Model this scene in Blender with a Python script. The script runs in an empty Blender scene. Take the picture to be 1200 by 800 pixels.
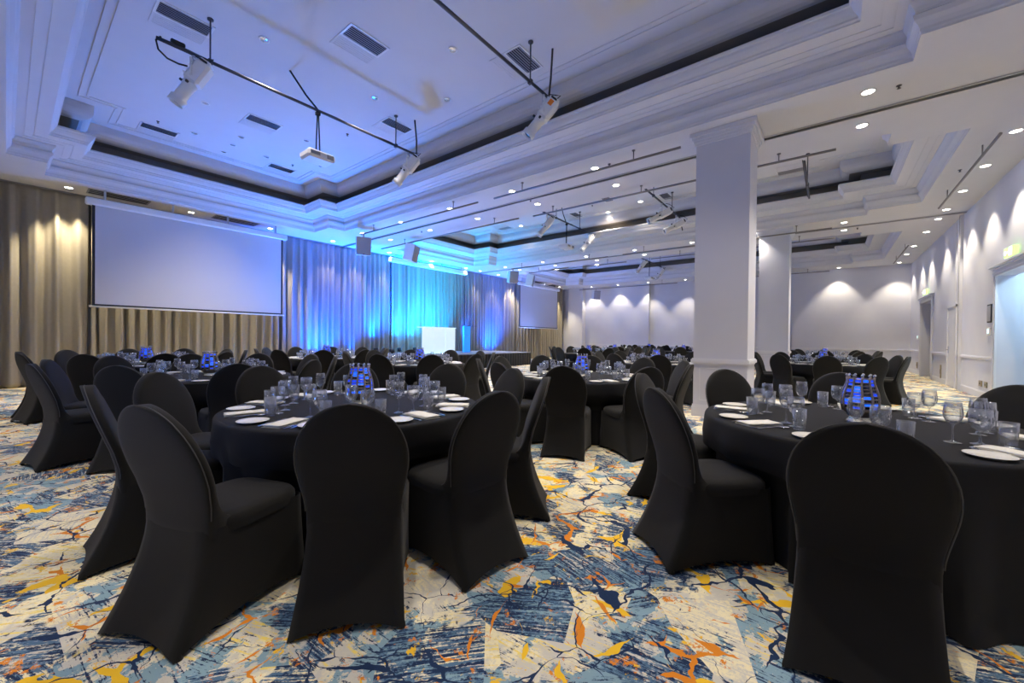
import bpy, math, random
from mathutils import Vector, Matrix

PI = math.pi
S = bpy.context.scene
COL = S.collection
random.seed(7)

# ------------------------------------------------------------------ camera, world, exposure
CAM_H = 1.25
YAW, PITCH, ROLL = math.radians(38.353), math.radians(-0.4657), math.radians(-0.618)
cy_, sy_ = math.cos(YAW), math.sin(YAW)
Fw = Vector((cy_ * math.cos(PITCH), sy_ * math.cos(PITCH), math.sin(PITCH)))
r0 = Vector((sy_, -cy_, 0.0)); d0 = Fw.cross(r0)
Rt = math.cos(ROLL) * r0 + math.sin(ROLL) * d0
Dn = -math.sin(ROLL) * r0 + math.cos(ROLL) * d0
cam_d = bpy.data.cameras.new('camera')
cam_d.sensor_width = 36.0
cam_d.lens = 36.0 * 469.55 / 1200.0
cam_d.clip_start = 0.05
cam_d.clip_end = 200
cam = bpy.data.objects.new('camera', cam_d)
COL.objects.link(cam)
Up = -Dn; Bk = -Fw
cam.matrix_world = Matrix(((Rt.x, Up.x, Bk.x, 0), (Rt.y, Up.y, Bk.y, 0), (Rt.z, Up.z, Bk.z, CAM_H), (0, 0, 0, 1)))
S.camera = cam

vs = S.view_settings
vs.view_transform = 'Standard'
try:
    vs.look = 'None'
except Exception:
    pass
vs.gamma = 1.0
vs.use_curve_mapping = False
vs.exposure = 0.58

W = bpy.data.worlds.new('world')
S.world = W
W.use_nodes = True
bg = W.node_tree.nodes['Background']
bg.inputs[0].default_value = (0.95, 0.93, 1.0, 1)      # ambient fill added through the side left open behind the camera
bg.inputs[1].default_value = 0.12

cyc = S.cycles
cyc.use_denoising = True
try:
    cyc.denoiser = 'OPENIMAGEDENOISE'
    cyc.denoising_input_passes = 'RGB_ALBEDO_NORMAL'
except Exception:
    pass
cyc.max_bounces = 12
cyc.diffuse_bounces = 5
cyc.glossy_bounces = 3
cyc.transmission_bounces = 10
cyc.transparent_max_bounces = 24
cyc.caustics_reflective = False
cyc.caustics_refractive = False
cyc.sample_clamp_indirect = 6.0
try:
    cyc.use_light_tree = True
except Exception:
    pass

DOWN_W = 225.0            # recessed downlight
WASH_W = 150.0            # downlight beside a curtain or a wall
WARM = (1.0, 0.89, 0.75)
BLUE = (0.0, 0.10, 1.0)
AZURE = (0.0, 0.27, 1.0)
CYAN = (0.0, 0.42, 1.0)
LAVENDER = (0.42, 0.45, 1.0)
UP_W = 850.0            # LED uplights at the foot of the curtain
FLOOD_W = 430.0          # LED floods that wash the ceiling

# ------------------------------------------------------------------ helpers
class MB:
    def __init__(s):
        s.v = []; s.f = []; s.m = []; s.sm = []
    def add(s, vs_, fs_, mat=0, smooth=False):
        o = len(s.v)
        s.v.extend(tuple(p) for p in vs_)
        for f in fs_:
            s.f.append(tuple(i + o for i in f)); s.m.append(mat); s.sm.append(smooth)
        return s
    def box(s, x0, x1, y0, y1, z0, z1, mat=0, M=None):
        P = [Vector(p) for p in ((x0,y0,z0),(x1,y0,z0),(x1,y1,z0),(x0,y1,z0),(x0,y0,z1),(x1,y0,z1),(x1,y1,z1),(x0,y1,z1))]
        if M is not None: P = [M @ p for p in P]
        return s.add(P, [(3,2,1,0),(4,5,6,7),(0,1,5,4),(1,2,6,5),(2,3,7,6),(3,0,4,7)], mat)
    def bevbox(s, x0, x1, y0, y1, z0, z1, b=0.01, mat=0, M=None):
        X, Y, Z = (x0,x1), (y0,y1), (z0,z1)
        P = {}; vs_ = []
        for i in (0,1):
            for j in (0,1):
                for k in (0,1):
                    sx, sy, sz = (1-2*i)*b, (1-2*j)*b, (1-2*k)*b
                    for a, q in enumerate(((X[i],Y[j]+sy,Z[k]+sz),(X[i]+sx,Y[j],Z[k]+sz),(X[i]+sx,Y[j]+sy,Z[k]))):
                        P[(i,j,k,a)] = len(vs_); vs_.append(Vector(q))
        F = []
        for i in (0,1): F.append([P[(i,0,0,0)],P[(i,1,0,0)],P[(i,1,1,0)],P[(i,0,1,0)]])
        for j in (0,1): F.append([P[(0,j,0,1)],P[(1,j,0,1)],P[(1,j,1,1)],P[(0,j,1,1)]])
        for k in (0,1): F.append([P[(0,0,k,2)],P[(1,0,k,2)],P[(1,1,k,2)],P[(0,1,k,2)]])
        for j in (0,1):
            for k in (0,1): F.append([P[(0,j,k,1)],P[(1,j,k,1)],P[(1,j,k,2)],P[(0,j,k,2)]])
        for i in (0,1):
            for k in (0,1): F.append([P[(i,0,k,0)],P[(i,1,k,0)],P[(i,1,k,2)],P[(i,0,k,2)]])
        for i in (0,1):
            for j in (0,1): F.append([P[(i,j,0,0)],P[(i,j,1,0)],P[(i,j,1,1)],P[(i,j,0,1)]])
        for i in (0,1):
            for j in (0,1):
                for k in (0,1): F.append([P[(i,j,k,0)],P[(i,j,k,1)],P[(i,j,k,2)]])
        c = Vector(((x0+x1)/2,(y0+y1)/2,(z0+z1)/2))
        F2 = []
        for f in F:
            a = [vs_[i] for i in f]
            n = (a[1]-a[0]).cross(a[2]-a[0]); m = sum(a, Vector())/len(a) - c
            F2.append(tuple(f) if n.dot(m) > 0 else tuple(reversed(f)))
        if M is not None: vs_ = [M @ p for p in vs_]
        return s.add(vs_, F2, mat)
    def tube(s, pts, r, n=8, mat=0, caps=True, smooth=True):
        pts = [Vector(p) for p in pts]
        rr = r if isinstance(r, (list, tuple)) else [r]*len(pts)
        vs_ = []; fs_ = []
        t = (pts[1]-pts[0]).normalized()
        ref = Vector((0,0,1)) if abs(t.z) < 0.9 else Vector((1,0,0))
        u = t.cross(ref).normalized()
        for i, p in enumerate(pts):
            if i == 0: t = pts[1]-pts[0]
            elif i == len(pts)-1: t = pts[-1]-pts[-2]
            else: t = pts[i+1]-pts[i-1]
            t = t.normalized()
            u = (u - t*u.dot(t)).normalized(); w = t.cross(u)
            for k in range(n):
                a = 2*PI*k/n
                vs_.append(p + rr[i]*(math.cos(a)*u + math.sin(a)*w))
        for i in range(len(pts)-1):
            for k in range(n):
                a, b = i*n+k, i*n+(k+1) % n
                fs_.append((a, b, b+n, a+n))
        if caps:
            fs_.append(tuple(reversed(range(n)))); fs_.append(tuple(range((len(pts)-1)*n, len(pts)*n)))
        return s.add(vs_, fs_, mat, smooth)
    def rings(s, R, mat=0, smooth=True, cap0=False, cap1=False, closed=True):
        n = len(R[0]); vs_ = [p for r in R for p in r]; fs_ = []
        for i in range(len(R)-1):
            for k in range(n if closed else n-1):
                a, b = i*n+k, i*n+(k+1) % n
                fs_.append((a, b, b+n, a+n))
        if cap0: fs_.append(tuple(reversed(range(n))))
        if cap1: fs_.append(tuple(range((len(R)-1)*n, len(R)*n)))
        return s.add(vs_, fs_, mat, smooth)
    def lathe(s, prof, n=24, mat=0, M=None, smooth=True, c=(0,0,0)):
        vs_ = []; fs_ = []; rows = []
        for (r, z) in prof:
            if r < 1e-6:
                rows.append([len(vs_)]); vs_.append(Vector((c[0], c[1], c[2]+z)))
            else:
                rows.append(list(range(len(vs_), len(vs_)+n)))
                for k in range(n):
                    a = 2*PI*k/n
                    vs_.append(Vector((c[0]+r*math.cos(a), c[1]+r*math.sin(a), c[2]+z)))
        for A, B in zip(rows, rows[1:]):
            for k in range(n):
                k2 = (k+1) % n
                if len(A) == 1 and len(B) == 1: continue
                if len(A) == 1: fs_.append((A[0], B[k2], B[k]))
                elif len(B) == 1: fs_.append((A[k], A[k2], B[0]))
                else: fs_.append((A[k], A[k2], B[k2], B[k]))
        if M is not None: vs_ = [M @ p for p in vs_]
        return s.add(vs_, fs_, mat, smooth)
    def mesh(s, name, mats):
        me = bpy.data.meshes.new(name)
        me.from_pydata([tuple(p) for p in s.v], [], s.f)
        for m in (mats if isinstance(mats, (list, tuple)) else [mats]): me.materials.append(m)
        me.polygons.foreach_set('material_index', s.m)
        me.polygons.foreach_set('use_smooth', s.sm)
        me.update()
        return me
    def build(s, name, mats, parent=None, loc=None):
        return link(name, s.mesh(name, mats), parent, loc)

def link(name, data, parent=None, loc=None, rz=0.0):
    o = bpy.data.objects.new(name, data)
    COL.objects.link(o)
    if parent is not None: o.parent = parent
    if loc is not None: o.location = loc
    if rz: o.rotation_euler = (0, 0, rz)
    return o

def tag(o, label=None, cat=None, group=None, kind=None):
    if label: o['label'] = label
    if cat: o['category'] = cat
    if group: o['group'] = group
    if kind: o['kind'] = kind
    return o

def thing(name, label, cat, loc=(0,0,0), rz=0.0, group=None):
    o = bpy.data.objects.new(name, None)
    o.empty_display_size = 0.1
    COL.objects.link(o)
    o.location = loc; o.rotation_euler = (0, 0, rz)
    return tag(o, label, cat, group)

def struct(name, mb, mat, label=None, parent=None):
    o = mb.build(name, mat, parent)
    if parent is None: o['kind'] = 'structure'
    if label: o['label'] = label
    return o

def dup(root, loc=None, rz=None, label=None, group=None):
    def cp(o, parent):
        c = o.copy()
        COL.objects.link(c)
        if parent is not None: c.parent = parent
        for ch in kids.get(o.name, ()): cp(ch, c)
        return c
    kids = {}
    stack = [root]
    while stack:
        q = stack.pop()
        kids[q.name] = [ch for ch in q.children if ch.type != 'LIGHT']
        stack.extend(kids[q.name])
    r = cp(root, None)
    if loc is not None: r.location = loc
    if rz is not None: r.rotation_euler = (0, 0, rz)
    if label: r['label'] = label
    if group: r['group'] = group
    return r

# ------------------------------------------------------------------ materials
def mat(name, color=(0.8,0.8,0.8), rough=0.6, metal=0.0, emit=None, estr=0.0, spec=0.5, sheen=0.0, noise=0.0, nscale=30.0, bump=0.0, bscale=80.0):
    m = bpy.data.materials.new(name); m.use_nodes = True
    nt = m.node_tree; b = nt.nodes['Principled BSDF']
    b.inputs['Base Color'].default_value = (*color, 1)
    b.inputs['Roughness'].default_value = rough
    b.inputs['Metallic'].default_value = metal
    b.inputs['Specular IOR Level'].default_value = spec
    if sheen:
        b.inputs['Sheen Weight'].default_value = sheen
        b.inputs['Sheen Roughness'].default_value = 0.6
    if emit:
        b.inputs['Emission Color'].default_value = (*emit, 1)
        b.inputs['Emission Strength'].default_value = estr
    if noise or bump:
        tc = nt.nodes.new('ShaderNodeTexCoord')
    if noise:
        n = nt.nodes.new('ShaderNodeTexNoise'); n.inputs['Scale'].default_value = nscale; n.inputs['Detail'].default_value = 4
        nt.links.new(tc.outputs['Object'], n.inputs['Vector'])
        r = nt.nodes.new('ShaderNodeMapRange')
        r.inputs['From Min'].default_value = 0.3; r.inputs['From Max'].default_value = 0.7
        r.inputs['To Min'].default_value = 1-noise; r.inputs['To Max'].default_value = 1+noise
        nt.links.new(n.outputs['Fac'], r.inputs['Value'])
        mx = nt.nodes.new('ShaderNodeVectorMath'); mx.operation = 'SCALE'
        mx.inputs[0].default_value = color
        nt.links.new(r.outputs['Result'], mx.inputs['Scale'])
        nt.links.new(mx.outputs['Vector'], b.inputs['Base Color'])
    if bump:
        n2 = nt.nodes.new('ShaderNodeTexNoise'); n2.inputs['Scale'].default_value = bscale; n2.inputs['Detail'].default_value = 3
        nt.links.new(tc.outputs['Object'], n2.inputs['Vector'])
        bp = nt.nodes.new('ShaderNodeBump'); bp.inputs['Strength'].default_value = bump; bp.inputs['Distance'].default_value = 0.01
        nt.links.new(n2.outputs['Fac'], bp.inputs['Height']); nt.links.new(bp.outputs['Normal'], b.inputs['Normal'])
    return m

def glass_mat(name, tint=(0.97,0.98,1.0), boost=1.0, glint=0.0):
    m = bpy.data.materials.new(name); m.use_nodes = True
    nt = m.node_tree; nt.nodes.clear()
    out = nt.nodes.new('ShaderNodeOutputMaterial'); mix = nt.nodes.new('ShaderNodeMixShader')
    tr = nt.nodes.new('ShaderNodeBsdfTransparent'); tr.inputs[0].default_value = (*tint, 1)
    gl = nt.nodes.new('ShaderNodeBsdfGlossy'); gl.inputs['Roughness'].default_value = 0.03
    lw = nt.nodes.new('ShaderNodeLayerWeight'); lw.inputs['Blend'].default_value = 0.30
    mr = nt.nodes.new('ShaderNodeMapRange'); mr.inputs['To Min'].default_value = 0.05; mr.inputs['To Max'].default_value = 0.95*boost
    nt.links.new(lw.outputs['Facing'], mr.inputs['Value'])
    nt.links.new(mr.outputs['Result'], mix.inputs[0]); nt.links.new(tr.outputs[0], mix.inputs[1]); nt.links.new(gl.outputs[0], mix.inputs[2])
    if glint:  # pale diffuse mixed in, strongest at the edges, standing in for bright reflections
        df = nt.nodes.new('ShaderNodeBsdfTranslucent'); df.inputs[0].default_value = (0.9,0.95,1.0,1)
        m2 = nt.nodes.new('ShaderNodeMixShader'); d2 = nt.nodes.new('ShaderNodeBsdfDiffuse'); d2.inputs[0].default_value = (0.9,0.95,1.0,1)
        ad = nt.nodes.new('ShaderNodeMixShader'); ad.inputs[0].default_value = 0.5
        nt.links.new(df.outputs[0], ad.inputs[1]); nt.links.new(d2.outputs[0], ad.inputs[2])
        mq = nt.nodes.new('ShaderNodeMapRange'); mq.inputs['To Min'].default_value = glint*0.5; mq.inputs['To Max'].default_value = glint*3.0
        nt.links.new(lw.outputs['Facing'], mq.inputs['Value']); nt.links.new(mq.outputs['Result'], m2.inputs[0])
        nt.links.new(mix.outputs[0], m2.inputs[1]); nt.links.new(ad.outputs[0], m2.inputs[2]); nt.links.new(m2.outputs[0], out.inputs[0])
        return m
    nt.links.new(mix.outputs[0], out.inputs[0])
    return m

class NT:
    """tiny node-tree helper for the carpet"""
    def __init__(s, m): s.t = m.node_tree; s.L = s.t.links.new
    def n(s, typ, **kw):
        x = s.t.nodes.new(typ)
        for k, v in kw.items(): setattr(x, k, v)
        return x
    def val(s, sock, v):
        if isinstance(v, (int, float, tuple)): sock.default_value = v
        else: s.L(v, sock)
    def math(s, op, a, b=0.0, c=None):
        x = s.n('ShaderNodeMath', operation=op); s.val(x.inputs[0], a); s.val(x.inputs[1], b)
        if c is not None: s.val(x.inputs[2], c)
        return x.outputs[0]
    def step(s, v, a, b):
        x = s.n('ShaderNodeMapRange', interpolation_type='SMOOTHSTEP'); s.val(x.inputs['Value'], v)
        s.val(x.inputs['From Min'], a); s.val(x.inputs['From Max'], b)
        return x.outputs['Result']
    def noise(s, vec, scale, detail=2.0, rough=0.5, dist=0.0):
        x = s.n('ShaderNodeTexNoise'); s.L(vec, x.inputs['Vector'])
        x.inputs['Scale'].default_value = scale; x.inputs['Detail'].default_value = detail
        x.inputs['Roughness'].default_value = rough; x.inputs['Distortion'].default_value = dist
        return x.outputs['Fac'], x.outputs['Color']
    def mix(s, f, a, b):
        x = s.n('ShaderNodeMix', data_type='RGBA'); s.val(x.inputs[0], f)
        for i, c in ((6, a), (7, b)):
            if isinstance(c, tuple): x.inputs[i].default_value = (*c, 1)
            else: s.L(c, x.inputs[i])
        return x.outputs[2]
    def vadd(s, a, b):
        x = s.n('ShaderNodeVectorMath', operation='ADD'); s.val(x.inputs[0], a); s.val(x.inputs[1], b); return x.outputs[0]
    def vmul(s, a, b):
        x = s.n('ShaderNodeVectorMath', operation='MULTIPLY'); s.val(x.inputs[0], a); s.val(x.inputs[1], b); return x.outputs[0]

def carpet_mat():
    m = bpy.data.materials.new('carpet'); m.use_nodes = True
    q = NT(m); b = m.node_tree.nodes['Principled BSDF']
    tc = q.n('ShaderNodeTexCoord').outputs['Object']
    CREAM, STONE, SLATE, STEEL = (0.86,0.77,0.50), (0.62,0.59,0.51), (0.24,0.37,0.44), (0.09,0.17,0.27)
    NAVY, GOLD, ORANGE, LEMON = (0.014,0.032,0.085), (0.88,0.53,0.03), (0.72,0.24,0.02), (0.86,0.68,0.16)
    # straight edged patches, each with its own streak direction
    cv = q.n('ShaderNodeTexVoronoi', feature='F1', distance='EUCLIDEAN'); q.L(tc, cv.inputs['Vector']); cv.inputs['Scale'].default_value = 2.9
    sep = q.n('ShaderNodeSeparateColor'); q.L(cv.outputs['Color'], sep.inputs[0])
    c1, c2, c3 = sep.outputs[0], sep.outputs[1], sep.outputs[2]
    rot = q.n('ShaderNodeVectorRotate', rotation_type='Z_AXIS'); q.L(tc, rot.inputs['Vector']); q.L(q.math('ADD', q.math('MULTIPLY', c1, 1.3), 0.55), rot.inputs['Angle'])
    rv = rot.outputs[0]
    streak, _ = q.noise(q.vmul(rv, (6.0, 70.0, 1.0)), 1.0, 5, 0.7)
    streak2, _ = q.noise(q.vmul(q.vadd(rv, (7.3,1.7,0.0)), (5.0, 48.0, 1.0)), 1.0, 5, 0.7)
    fine, _ = q.noise(tc, 60, 3, 0.7)
    torn = q.math('MULTIPLY', q.math('ADD', fine, -0.5), 0.30)
    streak = q.math('ADD', streak, torn); streak2 = q.math('ADD', streak2, torn)
    mid, _ = q.noise(tc, 6.5, 5, 0.7, 0.4)
    mid2, _ = q.noise(q.vadd(tc, (11.0,5.0,0.0)), 4.2, 5, 0.62, 0.6)
    big, _ = q.noise(q.vadd(tc, (3.0,9.0,0.0)), 2.0, 4, 0.6, 0.3)
    col = q.mix(q.step(q.math('ADD', mid, q.math('MULTIPLY', c2, 0.2)), 0.52, 0.68), CREAM, STONE)
    col = q.mix(q.math('MULTIPLY', q.step(streak2, 0.535, 0.565), q.step(c3, 0.36, 0.37)), col, LEMON)
    col = q.mix(q.math('MULTIPLY', q.step(fine, 0.52, 0.60), 0.55), col, STONE)
    col = q.mix(q.math('MULTIPLY', q.step(streak, 0.52, 0.56), q.step(c1, 0.55, 0.56)), col, STONE)
    # flat slate patches, torn and straight sides
    sl = q.math('ADD', q.math('ADD', mid2, q.math('MULTIPLY', torn, 0.4)), q.math('MULTIPLY', c2, 0.20))
    col = q.mix(q.step(sl, 0.655, 0.675), col, SLATE)
    # streaked steel and navy patches
    pb = q.math('ADD', big, q.math('MULTIPLY', c3, 0.36))
    col = q.mix(q.math('MULTIPLY', q.step(streak, 0.44, 0.49), q.step(pb, 0.745, 0.765)), col, STEEL)
    col = q.mix(q.math('MULTIPLY', q.step(streak2, 0.51, 0.54), q.step(pb, 0.735, 0.755)), col, NAVY)
    col = q.mix(q.math('MULTIPLY', q.step(streak, 0.56, 0.59), q.step(sl, 0.60, 0.63)), col, NAVY)
    # torn navy, orange and gold blotches
    nv, _ = q.noise(q.vadd(tc, (31.0,7.0,0.0)), 5.0, 8, 0.75, 0.5)
    col = q.mix(q.math('MULTIPLY', q.step(nv, 0.62, 0.64), q.step(fine, 0.36, 0.46)), col, NAVY)
    og, _ = q.noise(q.vadd(tc, (21.0,2.0,0.0)), 7.5, 8, 0.75, 0.4)
    col = q.mix(q.math('MULTIPLY', q.step(og, 0.59, 0.61), q.step(fine, 0.36, 0.46)), col, ORANGE)
    gd, _ = q.noise(q.vadd(tc, (1.0,31.0,0.0)), 6.5, 8, 0.75, 0.6)
    col = q.mix(q.math('MULTIPLY', q.step(gd, 0.60, 0.62), q.step(fine, 0.33, 0.42)), col, GOLD)
    # brush lines: crackle edges of distorted voronoi, in gold, orange and navy
    def crack(scale, off, amp, width, thr, colr, base):
        _, d1 = q.noise(q.vadd(tc, off), 2.4, 4, 0.55)
        dv = q.vmul(q.vadd(d1, (-0.5,-0.5,-0.5)), (amp,amp,0.0))
        v = q.n('ShaderNodeTexVoronoi', feature='DISTANCE_TO_EDGE'); q.L(q.vadd(q.vadd(tc, off), dv), v.inputs['Vector']); v.inputs['Scale'].default_value = scale
        wn, wc = q.noise(q.vadd(tc, (off[1], off[0], 0.0)), 3.0, 3)
        wd = q.math('MULTIPLY', q.step(wn, thr, thr+0.16), width)
        f = q.math('LESS_THAN', v.outputs['Distance'], wd)
        return q.mix(f, base, colr)
    col = crack(2.3, (4.1,8.2,0.0), 0.32, 0.050, 0.52, GOLD, col)
    col = crack(3.3, (14.1,3.2,0.0), 0.28, 0.036, 0.51, ORANGE, col)
    col = crack(1.9, (2.1,1.2,0.0), 0.45, 0.013, 0.42, NAVY, col)
    col = crack(3.1, (9.1,6.2,0.0), 0.35, 0.015, 0.46, NAVY, col)
    q.L(col, b.inputs['Base Color'])
    b.inputs['Roughness'].default_value = 0.95; b.inputs['Specular IOR Level'].default_value = 0.1
    b.inputs['Sheen Weight'].default_value = 0.1
    bp = q.n('ShaderNodeBump'); bp.inputs['Strength'].default_value = 0.35; bp.inputs['Distance'].default_value = 0.004
    fn, _ = q.noise(tc, 260, 2)
    q.L(fn, bp.inputs['Height']); q.L(bp.outputs['Normal'], b.inputs['Normal'])
    return m

M_CEIL = mat('ceiling_paint', (0.66,0.66,0.685), 0.75, spec=0.2, noise=0.012, nscale=3)
M_COVE = mat('shaded_cove_slot', (0.27,0.25,0.225), 0.9, spec=0.1)  # darkened colour stands in for the shade inside the slot
M_WALL = mat('wall_paint', (0.64,0.65,0.72), 0.7, spec=0.25, noise=0.015, nscale=2.5)
M_TRIM = mat('trim_paint', (0.70,0.71,0.76), 0.5, spec=0.35)
M_DARKTRACK = mat('track_shadow', (0.05,0.05,0.05), 0.6)
M_ALU = mat('aluminium', (0.55,0.55,0.57), 0.4, 1.0)
M_PIPE = mat('dark_pipe', (0.10,0.10,0.115), 0.45, 0.7)
M_BAR = mat('grey_bar', (0.25,0.24,0.24), 0.45, 0.8)
M_BLACKP = mat('black_plastic', (0.015,0.015,0.017), 0.5)
M_WHITEP = mat('white_enamel', (0.78,0.78,0.78), 0.4)
M_GREYP = mat('grey_plastic', (0.30,0.30,0.32), 0.6)
M_GRILLE = mat('speaker_grille', (0.33,0.32,0.34), 0.8, noise=0.15, nscale=400)
M_ORANGE = mat('orange_sticker', (0.9,0.25,0.02), 0.5)
M_LENS = mat('lens_glass', (0.02,0.03,0.06), 0.1, spec=0.8)
M_CHROME = mat('chrome', (0.7,0.72,0.78), 0.15, 1.0)
M_LAMP = mat('lamp_face', (1,1,1), 0.5, emit=(1.0,0.93,0.8), estr=16.0)
M_VENTDARK = mat('vent_dark', (0.02,0.02,0.025), 0.8)
M_VENT = mat('vent_slat', (0.42,0.42,0.45), 0.5)
M_CHAIR = mat('black_stretch_fabric', (0.0066,0.0062,0.0055), 0.8, spec=0.18, sheen=0.09, bump=0.15, bscale=700)
M_SEAM = mat('seam_thread', (0.06,0.06,0.06), 0.7)
M_CLOTH = mat('black_tablecloth', (0.008,0.0083,0.0095), 0.8, spec=0.2, sheen=0.05, bump=0.2, bscale=500)
M_WOOD = mat('plywood', (0.45,0.30,0.16), 0.6, noise=0.15, nscale=12)
M_STEEL = mat('cutlery_steel', (0.75,0.76,0.78), 0.18, 1.0)
M_CHINA = mat('china', (0.80,0.78,0.70), 0.25, spec=0.5)
M_NAPKIN = mat('white_linen', (0.80,0.78,0.71), 0.9, spec=0.1, bump=0.2, bscale=600)
M_GLASS = glass_mat('clear_glass', glint=0.045)
M_ACRYLIC = glass_mat('clear_acrylic', (0.80,0.88,1.0), boost=0.5)
M_BRONZE = mat('bronze_mosaic', (0.36,0.30,0.26), 0.35, 0.7, noise=0.3, nscale=120)
M_SILVERFOOT = mat('silver_foot', (0.75,0.70,0.55), 0.25, 0.9)
M_BLUETILE = mat('lit_blue_glass_tile', (0.02,0.06,0.6), 0.12, emit=(0.01,0.07,1.0), estr=0.55)
M_BRIGHTTILE = mat('bright_blue_glass_tile', (0.02,0.10,0.8), 0.12, emit=(0.01,0.13,1.0), estr=0.9)
M_DARKTILE = mat('dark_blue_glass_tile', (0.004,0.006,0.03), 0.12, spec=0.8)
M_CURTAIN = mat('beige_curtain', (0.33,0.30,0.25), 0.85, spec=0.1, sheen=0.05, noise=0.03, nscale=14)
M_SCREEN = mat('screen_fabric', (0.60,0.61,0.67), 0.8, spec=0.1)
M_SCREENB = mat('screen_border', (0.02,0.02,0.025), 0.7)
M_STAGETOP = mat('stage_carpet', (0.24,0.25,0.28), 0.9)
M_SKIRT = mat('stage_skirt', (0.012,0.012,0.014), 0.85)
M_GLOW = mat('lit_bar_panel', (0.55,0.58,0.6), 0.4, emit=(0.70,0.90,1.0), estr=0.50)
M_GLOW2 = mat('lit_bar_edge', (0.9,0.95,1.0), 0.4, emit=(0.25,0.75,1.0), estr=0.9)
M_LECT = mat('blue_lit_acrylic', (0.05,0.2,0.8), 0.2, emit=(0.02,0.22,0.95), estr=0.75)
M_EXIT = mat('exit_sign_face', (0.05,0.5,0.12), 0.4, emit=(0.75,1.0,0.35), estr=0.8)
M_EXITW = mat('exit_sign_figure', (1,1,1), 0.4, emit=(1.0,1.0,0.9), estr=2.6)
M_LED = mat('thermostat_display', (0.3,0.8,1.0), 0.3, emit=(0.6,0.9,1.0), estr=1.4)
M_BRASS = mat('outlet_plate', (0.42,0.36,0.26), 0.4, 0.6)
M_PICT = mat('notice_sheet', (0.35,0.35,0.38), 0.3)
M_CARPET = carpet_mat()

# ------------------------------------------------------------------ setting: floor, ceiling with coffers
Z_SOF, Z_UP = 4.65, 5.85
X_BACK, X_FAR = -5.0, 24.2
Y_R, Y_CUR, Y_L = -2.75, 14.45, 14.8

mb = MB()
mb.add([(X_BACK,-6,0),(X_FAR+0.6,-6,0),(X_FAR+0.6,Y_L,0),(X_BACK,Y_L,0)], [(0,1,2,3)])
struct('floor', mb, M_CARPET, 'carpet in cream, slate blue, navy, gold and orange brush strokes')

COFFERS = [(0.0, 6.80), (8.95, 14.30), (16.50, 22.72)]
CY0, CY1, NX, NY = -1.71, 13.27, 0.52, 0.96
def outline(x0, x1, d, z):
    a, b, c, e = x0+d, x1-d, CY0+d, CY1-d
    return [Vector(p) for p in ((a,c+NY,z),(a+NX,c+NY,z),(a+NX,c,z),(b-NX,c,z),(b-NX,c+NY,z),(b,c+NY,z),
                                (b,e-NY,z),(b-NX,e-NY,z),(b-NX,e,z),(a+NX,e,z),(a+NX,e-NY,z),(a,e-NY,z))]
PROFILE = [(0,4.65),(0,4.675),(0.012,4.69),(0.012,4.72),(0.03,4.76),(0.062,4.80),(0.075,4.85),(0.055,4.87),(0.055,4.895),
           (0.07,4.93),(0.095,4.965),(0.105,4.985),(0.105,5.01),
           (0.195,5.018),(0.195,5.026),(0.215,5.028),(0.215,5.020),(0.315,5.03),(0.315,5.038),(0.335,5.040),(0.335,5.032),
           (0.51,5.05),(0.51,5.07),(0.53,5.085),(0.53,5.11),(0.56,5.14),(0.585,5.18),(0.595,5.21),(0.615,5.22),(0.62,5.25),(0.60,5.265),
           (0.16,5.265),(0.16,5.54),(0.40,5.54),(0.45,5.545),(0.50,5.565),(0.545,5.60),(0.575,5.65),(0.59,5.71),(0.59,5.85),
           (0.86,5.85),(0.86,5.836),(0.89,5.836),(0.89,5.85),(0.97,5.85),(0.97,5.836),(1.0,5.836),(1.0,5.85)]
mb = MB()
for (x0, x1) in COFFERS:
    R = [outline(x0, x1, d, z) for d, z in PROFILE]
    ic = [i for i, p in enumerate(PROFILE) if p == (0.60,5.265)][0]
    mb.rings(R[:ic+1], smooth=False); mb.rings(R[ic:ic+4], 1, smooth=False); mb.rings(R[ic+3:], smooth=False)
    mb.add(R[-1], [tuple(range(12))])
ybr = [Y_R, CY0, CY0+NY, CY1-NY, CY1, Y_L]
bays = [(X_BACK, 7.9), (7.9, 15.4), (15.4, X_FAR+0.5)]
for (bx0, bx1), (x0, x1) in zip(bays, COFFERS):
    xb = [bx0, x0, x0+NX, x1-NX, x1, bx1]
    for i in range(5):
        for j in range(5):
            inside = 1 <= i <= 3 and 1 <= j <= 3
            corner = i in (1,3) and j in (1,3)
            if inside and not corner: continue
            mb.add([(xb[i],ybr[j],Z_SOF),(xb[i+1],ybr[j],Z_SOF),(xb[i+1],ybr[j+1],Z_SOF),(xb[i],ybr[j+1],Z_SOF)], [(3,2,1,0)])
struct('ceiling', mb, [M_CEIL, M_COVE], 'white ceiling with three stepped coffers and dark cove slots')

# roof slab over everything so no sky leaks in
mb = MB(); mb.box(X_BACK, X_FAR+0.9, -6.2, Y_L+0.3, 6.1, 6.3)
struct('ceiling_slab', mb, M_CEIL)

# operable wall tracks (dark slot between aluminium edges) across the ceiling
for k, x in enumerate((7.91, 15.42)):
    mb = MB(); mb.box(x-0.045, x+0.045, Y_R, Y_CUR, Z_SOF-0.012, Z_SOF+0.02)
    mb.box(x-0.06, x-0.045, Y_R, Y_CUR, Z_SOF-0.02, Z_SOF+0.02, 1); mb.box(x+0.045, x+0.06, Y_R, Y_CUR, Z_SOF-0.02, Z_SOF+0.02, 1)
    struct('trim_%d' % (k+1), mb, [M_DARKTRACK, M_ALU], 'dark ceiling track of the folding partition')

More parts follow.
